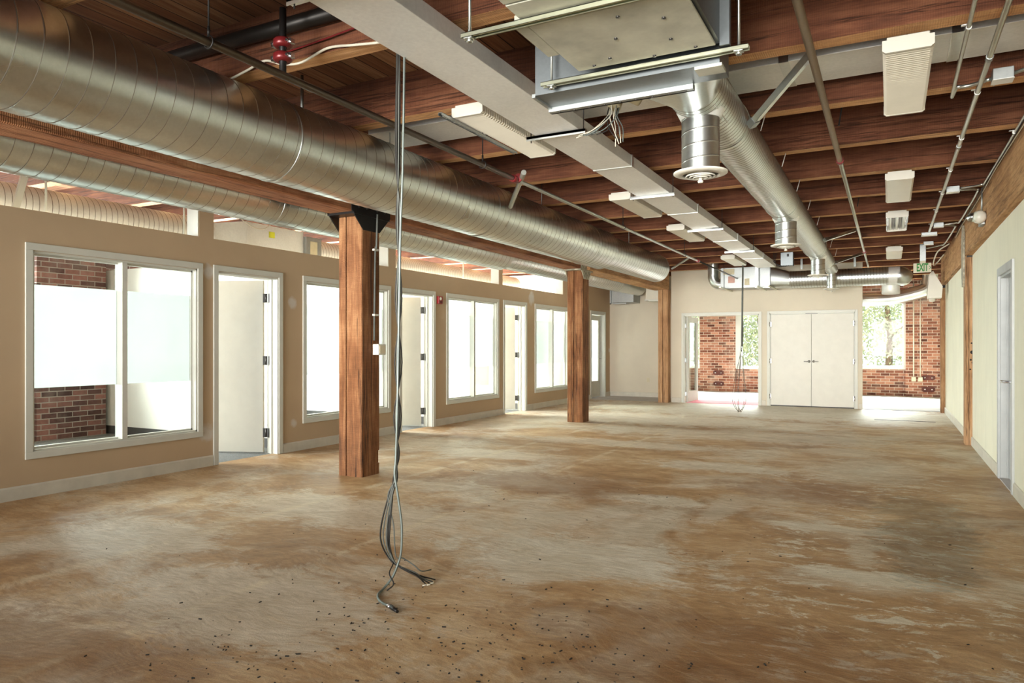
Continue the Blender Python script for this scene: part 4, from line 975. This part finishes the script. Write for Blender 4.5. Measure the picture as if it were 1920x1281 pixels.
for i, (ex, ey) in enumerate(ends):
    o = rr.uniform(-4.5, 4.5); bl = -7-rr.random()*24; m = 'cablegrey' if i % 3 == 0 else 'cabledark'
    q = [(747+o*.9, -60), (747+o*.8, 110), (746+o, 300), (747-o*1.3, 420), (748+o*1.6, 560), (746-o*1.8, 680), (746+o*1.8, 780), (745-o*.9, 850), (742+o, 895), (740+bl*.45, 930), (740+bl, 985), (738+bl*.9, 1020), (742+bl*.35, 1052)]
    P3 = [campt(x, y, bz+rr.uniform(-.008, .008)) for x, y in q]
    k = 1.30*F_PX/(ey-650); k = min(k, 1e9)
    E3 = campt(ex, ey, k); E3.z = .008
    if i == 8: P3 += [campt(730, 1075, bz-.1), campt(738, 1095, bz-.15), E3]
    elif i == 9: P3 = P3[:10]+[campt(738, 985, bz), campt(742, 1042, bz), campt(756, 1047, bz+.02), campt(776, 1060, bz), campt(790, 1071, bz+.0), E3]
    else:
        mid = campt(752+rr.uniform(-2, 2), 1064+rr.uniform(-3, 3), bz-.03); m2 = campt(782, 1078+rr.uniform(-3, 3), (bz+k)/2-.03)
        for v in (mid, m2): v.z = max(v.z, .02)
        P3 += [mid, m2, E3]
    for v in P3: v.z = max(v.z, .006)
    MB().tube(spline(P3, 5), .0036, 6).build('cable', m, HB)
    if i in (0, 1, 2): MB().tube([E3, E3+Vector((.012, -.016, .0)), E3+Vector((.0, -.03, .0))], .0036, 6).build('stripped_end', 'cablewhite', HB)
# far bundle
HF = empty('cable_bundle', (-2.62, 14.6, 0), 'thin bundle of wires hanging to the floor in front of the far wall opening', 'cables')
fz = 2.62*math.sin(TH)+14.6*math.cos(TH)
MB().tube([campt(1393, 495, fz), campt(1392, 560, fz), campt(1391, 650, fz)], .017, 8).build('cable', 'cablegrey', HF)
for i in range(9):
    s = rr.uniform(-1, 1)*14; t0 = rr.uniform(-2, 2)
    P3 = [campt(1392, 560, fz), campt(1391+t0, 640, fz), campt(1388+s*.6, 700, fz), campt(1387+s, 745, fz), campt(1387+s*.6, 765, fz), campt(1386+t0*2, 772, fz)]
    P3[-1].z = .008
    MB().tube(spline(P3, 6), .0035, 6).build('cable', 'cabledark' if i % 2 else 'cablegrey', HF)
# wire bunch under the air handler
t = empty('wire_bunch', (-1.6, 4.35, 2.9), 'beige insulated elbow with a bunch of loose wires dangling behind the air handler', 'wires')
MB().tube(spline([(-1.50, 4.72, 2.98), (-1.56, 4.66, 3.0), (-1.61, 4.60, 2.98), (-1.63, 4.56, 2.90)], 6), .045, 16).build('insulated_elbow', 'insul', t)
for i in range(14):
    a = rr.uniform(-.04, .04); c = rr.uniform(-.03, .03); far = -.14-.22*rr.random() if i % 2 else rr.uniform(-.01, .05)
    MB().tube(spline([(-1.63+a, 4.56+c, 2.92), (-1.64+a, 4.55, 2.84), (-1.63+a+far*.5, 4.55+c, 2.76), (-1.62+far, 4.56+c, 2.62+.08*rr.random() if far > -.1 else 2.74)], 5), .0035, 5).build('wire', 'cablewhite' if i % 3 == 0 else ('flex' if i % 3 == 1 else 'cabledark'), t)

# ------------------------------------------------------------------ column conduit
t = empty('electrical_conduit', (-4.6, 5.76, 1.2), 'white conduit with outlet box running down the side of the nearest column', 'conduit', 'electrical conduits')
MB().tube(spline([(-4.595, 5.80, 2.64), (-4.605, 5.795, 2.30), (-4.614, 5.79, 2.27), (-4.614, 5.775, 1.6), (-4.612, 5.77, 1.36)], 5), .010, 10).build('tube', 'cablegrey', t)
for z in (2.28, 1.62): MB().box(-4.629, -4.60, 5.76, 5.825, z-.01, z+.01).build('strap', 'whitemetal', t)
q = MB().box(-4.629, -4.555, 5.765, 5.89, 1.215, 1.325, .006).build('outlet_box', 'whitemetal', t)
b = MB(); b.box(-4.555, -4.551, 5.785, 5.87, 1.23, 1.31); b.build('cover', 'outlet', q)

# ------------------------------------------------------------------ far wall unit
U = empty('air_handler', (-2.8, 16.0, 2.5), 'small galvanised air handling unit mounted high in front of the far wall', 'air handler')
MB().box(-3.22, -2.50, 15.75, 16.3, 2.545, 2.985, .004).build('casing', 'galv_dull', U)
MB().box(-2.50, -2.44, 15.72, 16.3, 2.54, 2.99).build('casing_flange', 'galv', U)
b = MB(); b.box(-2.44, -2.20, 15.78, 16.3, 2.53, 2.99); b.build('plenum', 'galv_dull', U)
MB().box(-3.16, -2.93, 15.742, 15.75, 2.84, 2.96).build('paper_label', 'labelcream', U)
b = MB(); b.box(-3.06, -2.92, 15.742, 15.75, 2.66, 2.80); b.build('warning_label', 'labelred', U)
b = MB(); b.box(-2.72, -2.62, 15.742, 15.75, 2.60, 2.74); b.build('data_plate', 'labelcream', U)
for x in (-3.12, -2.40, -2.17):
    b = MB(); b.box(x, x+.04, 15.1, 16.35, 2.515, 2.54); b.build('support_rail', 'unistrut', U)
for x in (-3.14, -2.42, -2.2): MB().tube([(x, 15.72, 2.52), (x, 15.72, ZT)], .005, 6).build('threaded_rod', 'pipe_dark', U)
b = MB(); n = 48; ra = []; rb = []
for k in range(n):
    a = 2*PI*(k+.5)/n; u, w = math.cos(a), math.sin(a); m = max(abs(u), abs(w))
    ra.append(b.bm.verts.new((-2.2, 16.04+.25*u/m, 2.76+.22*w/m))); rb.append(b.bm.verts.new((-1.85, 16.05+.18*u, 2.70+.18*w)))
for k in range(n): f = b.bm.faces.new((ra[k], ra[(k+1) % n], rb[(k+1) % n], rb[k])); f.smooth = True
b.build('transition', 'galv', U)
b = MB(); b.tube(spline([(-3.44, 16.05, ZT), (-3.44, 16.05, 2.95), (-3.44, 16.05, 2.82), (-3.40, 16.05, 2.72), (-3.33, 16.05, 2.67), (-3.22, 16.05, 2.66)], 4), .115, 20, caps=False, smooth=False); b.build('return_elbow', 'galv', U)
XDu = empty('spiral_duct', (-1.8, 16.05, 2.725), 'round spiral duct running across in front of the far wall to a downturned elbow', 'duct')
MB().spiral('X', (16.05, 2.70), .18, -1.85, -.02, .055, seg=44, h=.0015).build('duct_section', 'galv', XDu)
b = MB(); b.lathe([(.182, -.02), (.183, .18)], (0, 16.05, 2.70), 'X', 40); b.build('joint_band', 'galv_bright', XDu)
b = MB(); b.tube([(.12, 16.05, 2.725), (.22, 16.05, 2.70), (.27, 16.05, 2.62), (.27, 16.05, 2.50)], .188, 28, caps=False, smooth=False) if False else None
b = MB(); b.tube(spline([(.15, 16.05, 2.70), (.20, 16.05, 2.69), (.24, 16.12, 2.67)], 3), [.182]*7, 32, caps=True); b.build('elbow', 'galv', XDu)
b = MB(); b.tube([(.02, 16.2, 2.66), (.02, 16.28, 2.46), (.02, 16.30, 2.36)], .165, 30, caps=True); b.build('outlet_collar', 'galv_bright', XDu)
for x in (-.62, -1.62): MB().box(x-.02, x+.02, 16.0, 16.04, 2.91, ZT).build('duct_hanger', 'galv_dull', XDu)
# electrical box near far wall
t = empty('electrical_box', (-1.67, 14.05, 2.78), 'grey electrical box under the joists above the far transition duct', 'electrical box')
MB().box(-1.775, -1.56, 13.98, 14.14, 2.785, 3.03, .004).build('box', 'galv_dark', t)
MB().box(-1.665, -1.63, 13.975, 13.98, 2.95, 3.0).build('knockout', 'black', t)
b = MB()
for i in range(4): b.tube(spline([(-1.84-.02*i, 14.0, 3.03), (-1.86-.01*i, 13.95, 2.86), (-1.81+.03*i, 13.95, 2.77), (-1.74+.04*i, 13.99, 2.79)], 5), .005, 6)
b.build('wire', 'cabledark', t)

# ------------------------------------------------------------------ exit sign
t = empty('exit_sign', (.51, 14.5, 2.6), 'cream EXIT sign with green letters and arrow hanging under the joists on the right', 'sign')
MB().box(.372, .645, 14.49, 14.52, 2.60, 2.765, .003).build('sign_plate', 'exitplate', t)
MB().box(.47, .56, 14.47, 14.54, 2.765, 2.80, .003).build('canopy', 'exitplate', t)
MB().box(.47, .56, 14.44, 14.56, 2.80, ZJ+.3).build('mounting_box', 'galv_dull', t)
def text(body, size, loc, parent, mat, name, sx=1.0, rot=(PI/2, 0, 0)):
    cu = bpy.data.curves.new('tmp', 'FONT'); cu.body = body; cu.size = size; cu.extrude = .002; cu.align_x = 'CENTER'; cu.align_y = 'CENTER'; cu.offset = size*.035
    o = bpy.data.objects.new('tmp', cu); COL.objects.link(o); dg = bpy.context.evaluated_depsgraph_get(); dg.update()
    me = bpy.data.meshes.new_from_object(o.evaluated_get(dg)); bpy.data.objects.remove(o)
    me.transform(Matrix.Translation(Vector(loc)-wloc(parent)) @ Matrix.Rotation(rot[2], 4, 'Z') @ Matrix.Rotation(rot[0], 4, 'X') @ Matrix.Diagonal((sx, 1, 1, 1)))
    me.name = name; me.materials.clear(); me.materials.append(M[mat]); n = bpy.data.objects.new(name, me); COL.objects.link(n); n.parent = parent; return n
text('EXIT', .185, (.508, 14.487, 2.683), t, 'exitgreen', 'lettering', .47)
b = MB()
for s in (-1, 1): b.obox((.624, 14.488, 2.683+.014*s), .018, .003, .0045, (Vector((.6, 0, -.8*s)), Vector((0, 1, 0)), Vector((.8*s, 0, .6)).normalized()))
b.build('arrow', 'exitgreen', t)
# emergency light
t = empty('emergency_light', (.86, 8.9, 2.6), 'white round emergency light fixed to the side of the right beam', 'emergency light')
MB().box(.845, .889, 8.98, 9.18, 2.585, 2.72, .006).build('base', 'galv_dull', t)
b = MB(); b.lathe([(.0, -.13), (.045, -.125), (.066, -.09), (.066, -.045), (.055, -.0)], (.83, 8.98, 2.655), 'Y', 24); b.build('lamp_head', 'whitemetal', t)
b = MB(); b.lathe([(.0, -.075), (.04, -.07), (.056, -.03), (.058, .0)], (.765, 8.90, 2.66), 'Y', 24); b.build('lens', 'glass', t)
b = MB(); b.lathe([(.0, -.03), (.03, -.02), (.05, .02)], (.765, 8.90, 2.66), 'Y', 20); b.build('reflector', 'chrome', t)
MB().tube([(.872, 9.12, 2.72), (.872, 9.12, 3.0)], .009, 8).build('supply_conduit', 'galv_dull', t)
# white loudspeaker-like housing at the end of right beam
t = empty('wall_heater', (.78, 15.6, 2.2), 'cream wedge shaped housing hanging at the far end of the right beam', 'housing')
b = MB(); b.prism([(.66, 2.66), (.72, 2.72), (.875, 2.42), (.86, 2.21), (.645, 2.21), (.63, 2.3)], 15.55, 15.95, 'Y'); b.build('body', 'whitemetal', t)
MB().lathe([(.0, -.07), (.05, -.055), (.055, 0)], (.71, 15.7, 2.21), 'Z', 18).build('lamp', 'whitemetal', t)

# ------------------------------------------------------------------ far room bits
t = empty('spiral_duct', (.5, 20.3, 2.6), 'galvanised duct elbow rising to the ceiling in the brick room beyond the exit sign', 'duct')
MB().tube(spline([(-.8, 20.5, 2.50), (.0, 20.5, 2.52), (.45, 20.5, 2.60), (.80, 20.5, 2.72), (.88, 20.5, 2.95), (.88, 20.5, ZT)], 5), .17, 20, smooth=False).build('elbow', 'galv', t)
for i, x in enumerate((.55, .70)):
    t = empty('electrical_conduit', (x, 21.24, .4), 'pale vertical conduit on the brick pier right of the far window, %s one' % ('left' if i == 0 else 'right'), 'conduit', 'electrical conduits')
    MB().tube([(x, 21.245, .50), (x, 21.245, 3.0)], .014, 8).build('tube', 'cablewhite', t)
    MB().box(x-.05, x+.05, 21.2, 21.26, .40, .51, .005).build('outlet_box', 'outlet', t)
def anchor(xc, z, y, label):
    t = empty('anchor_plate', (xc, y, z), label, 'anchor plate', 'iron anchor plates on the brick piers')
    b = MB(); b.prism([(xc-.15, z-.04), (xc-.10, z-.065), (xc+.10, z-.065), (xc+.15, z-.04), (xc+.15, z+.04), (xc+.10, z+.065), (xc-.10, z+.065), (xc-.15, z+.04)], y-.02, y, 'Y'); b.build('plate', 'rust', t)
    for s in (-.08, .08): MB().lathe([(0, -.02), (.02, -.02), (.02, 0)], (xc+s, y-.02, z), 'Y', 8).build('bolt', 'chrome', t)
M['rust'] = principled('rusty_iron', srgb(96, 52, 44), .8, noise_amt=.2)
anchor(-4.41, .54, 21.28, 'rusty iron anchor plate on the left brick pier, upper'); anchor(-4.40, .22, 21.28, 'rusty iron anchor plate on the left brick pier, lower')
anchor(.88, .50, 21.26, 'rusty iron anchor plate on the right brick pier, upper'); anchor(.88, .20, 21.26, 'rusty iron anchor plate on the right brick pier, lower')
t = empty('power_outlet', (-5.51, 17.99, .38), 'small ivory power outlet low on the recessed beige wall', 'outlet')
MB().box(-5.545, -5.475, 17.992, 18.0, .38, .495, .002).build('cover_plate', 'outlet', t)
b = MB(); b.box(-5.525, -5.495, 17.989, 17.993, .395, .43); b.box(-5.525, -5.495, 17.989, 17.993, .445, .48); b.build('socket', 'labelcream', t)
t = MB().box(-.24, .70, 14.27, 14.30, 0, .005).build('floor_crack', 'black', label='thin dark strip lying across the floor near the far right opening', cat='strip')

# crumbs on the floor near the camera
b = MB(); r = random.Random(11)
for i in range(420):
    if i < 260: x, y = r.gauss(-1.55, .55), r.gauss(2.75, .35)
    elif i < 330: x, y = r.gauss(-2.35, .3), r.gauss(2.05, .2)
    else: x, y = r.uniform(-4.5, .6), r.uniform(2.2, 6.5)
    s = r.uniform(.0015, .0045); c = Vector((x, y, s*.5)); a = r.random()*PI; d = Vector((math.cos(a), math.sin(a), 0)); n = Vector((-d.y, d.x, 0))
    b.obox(c, s*r.uniform(.8, 2.2), s*.6, s*.5, (d, n, Vector((0, 0, 1))))
b.build('floor_debris', 'debris', label='scattered dark crumbs and staples on the bare floor in the foreground', cat='debris', kind='stuff', origin=(0, 0, 0))

# ------------------------------------------------------------------ outdoors
MB().box(-16, 14, 21.8, 60, -1.2, -1.0).box(-40, -11.3, -20, 60, -1.2, -1.0).build('ground_outside', 'dirt', kind='structure')
def tree(x, y, h, seed, label):
    r = random.Random(seed); t = empty('tree', (x, y, -1), label, 'tree', 'trees outside the far windows')
    b = MB(); b.tube(spline([(x, y, -1), (x+.1, y, h*.4), (x-.1, y+.1, h*.8)], 5), [.14-.01*i for i in range(11)], 8)
    for i in range(7):
        z = h*(.25+.09*i); a = r.random()*6.28; b.tube([(x, y, z), (x+1.1*math.cos(a), y+1.1*math.sin(a), z+.6)], [.05, .02], 6)
    b.build('trunk', 'bark', t)
    b = MB()
    for i in range(4600):
        a, e = r.random()*6.28, math.acos(r.uniform(-1, 1)); q = r.random()**.4
        c = Vector((x+2.1*q*math.sin(e)*math.cos(a), y+1.7*q*math.sin(e)*math.sin(a), h*.55+h*.5*q*math.cos(e)))
        d = Vector((r.uniform(-1, 1), r.uniform(-1, 1), r.uniform(-1, 1))).normalized(); n = d.orthogonal().normalized(); s = r.uniform(.04, .09)
        v = [b.bm.verts.new(c+d*s), b.bm.verts.new(c+n*s*.5), b.bm.verts.new(c-d*s), b.bm.verts.new(c-n*s*.5)]; b.bm.faces.new(v)
    b.build('foliage', 'leaf', t)
tree(-.1, 27.0, 4.4, 1, 'leafy tree outside the right far window'); tree(-4.4, 28.5, 3.4, 2, 'leafy tree outside the windows of the wide far opening'); tree(-7.6, 28.0, 3.6, 3, 'leafy tree outside at the far left, behind the glazed door leaf')

# ------------------------------------------------------------------ light
w = bpy.data.worlds.new('world'); scene.world = w; w.use_nodes = True; nt = w.node_tree; nt.nodes.clear()
T = NT(nt); tc = T.n('ShaderNodeTexCoord').outputs['Generated']
gz = T.n('ShaderNodeSeparateXYZ', {0: tc}).outputs[2]
colr = T.ramp(gz, [(.0, (.80, .86, .84)), (.25, (.92, .97, .98)), (1, (.75, .87, 1.0))])
bg = T.n('ShaderNodeBackground', {'Color': colr, 'Strength': 1.1}); o = T.n('ShaderNodeOutputWorld'); T.link(bg.outputs[0], o.inputs[0])
def area(name, loc, rot, sx, sy, power, col=(1, 1, 1)):
    l = bpy.data.lights.new(name, 'AREA'); l.shape = 'RECTANGLE'; l.size = sx; l.size_y = sy; l.energy = power; l.color = col
    o = bpy.data.objects.new(name, l); COL.objects.link(o); o.location = loc; o.rotation_euler = rot; o.visible_camera = True; return o
for i, (y0, y1, z0, z1) in enumerate(ow):
    area('daylight_office', (-10.9, (y0+y1)/2, (z0+z1)/2+.1), (0, -PI/2, 0), z1-z0, y1-y0, (290, 480, 820, 1150, 1300)[i]*(y1-y0)/2, (.97, .99, 1.0))
for (x0, x1, z0, z1) in bw:
    area('daylight_far', ((x0+x1)/2, 23.4, 3.9), (-math.radians(62), 0, 0), x1-x0+.6, 1.8, 1400*(x1-x0)/1.5, (.95, 1.0, .97))
lb = area('fill_behind', (-2.8, -1.7, 1.75), (PI/2, 0, 0), 6.8, 2.0, 105, (1.0, .98, .94)); lb.data.spread = math.radians(46)  # added fill lamp behind the camera, beam narrowed to brighten the far wall

vs_ = scene.view_settings; vs_.view_transform = 'Standard'; vs_.look = 'None'; vs_.gamma = 1; vs_.exposure = .95; vs_.use_curve_mapping = False
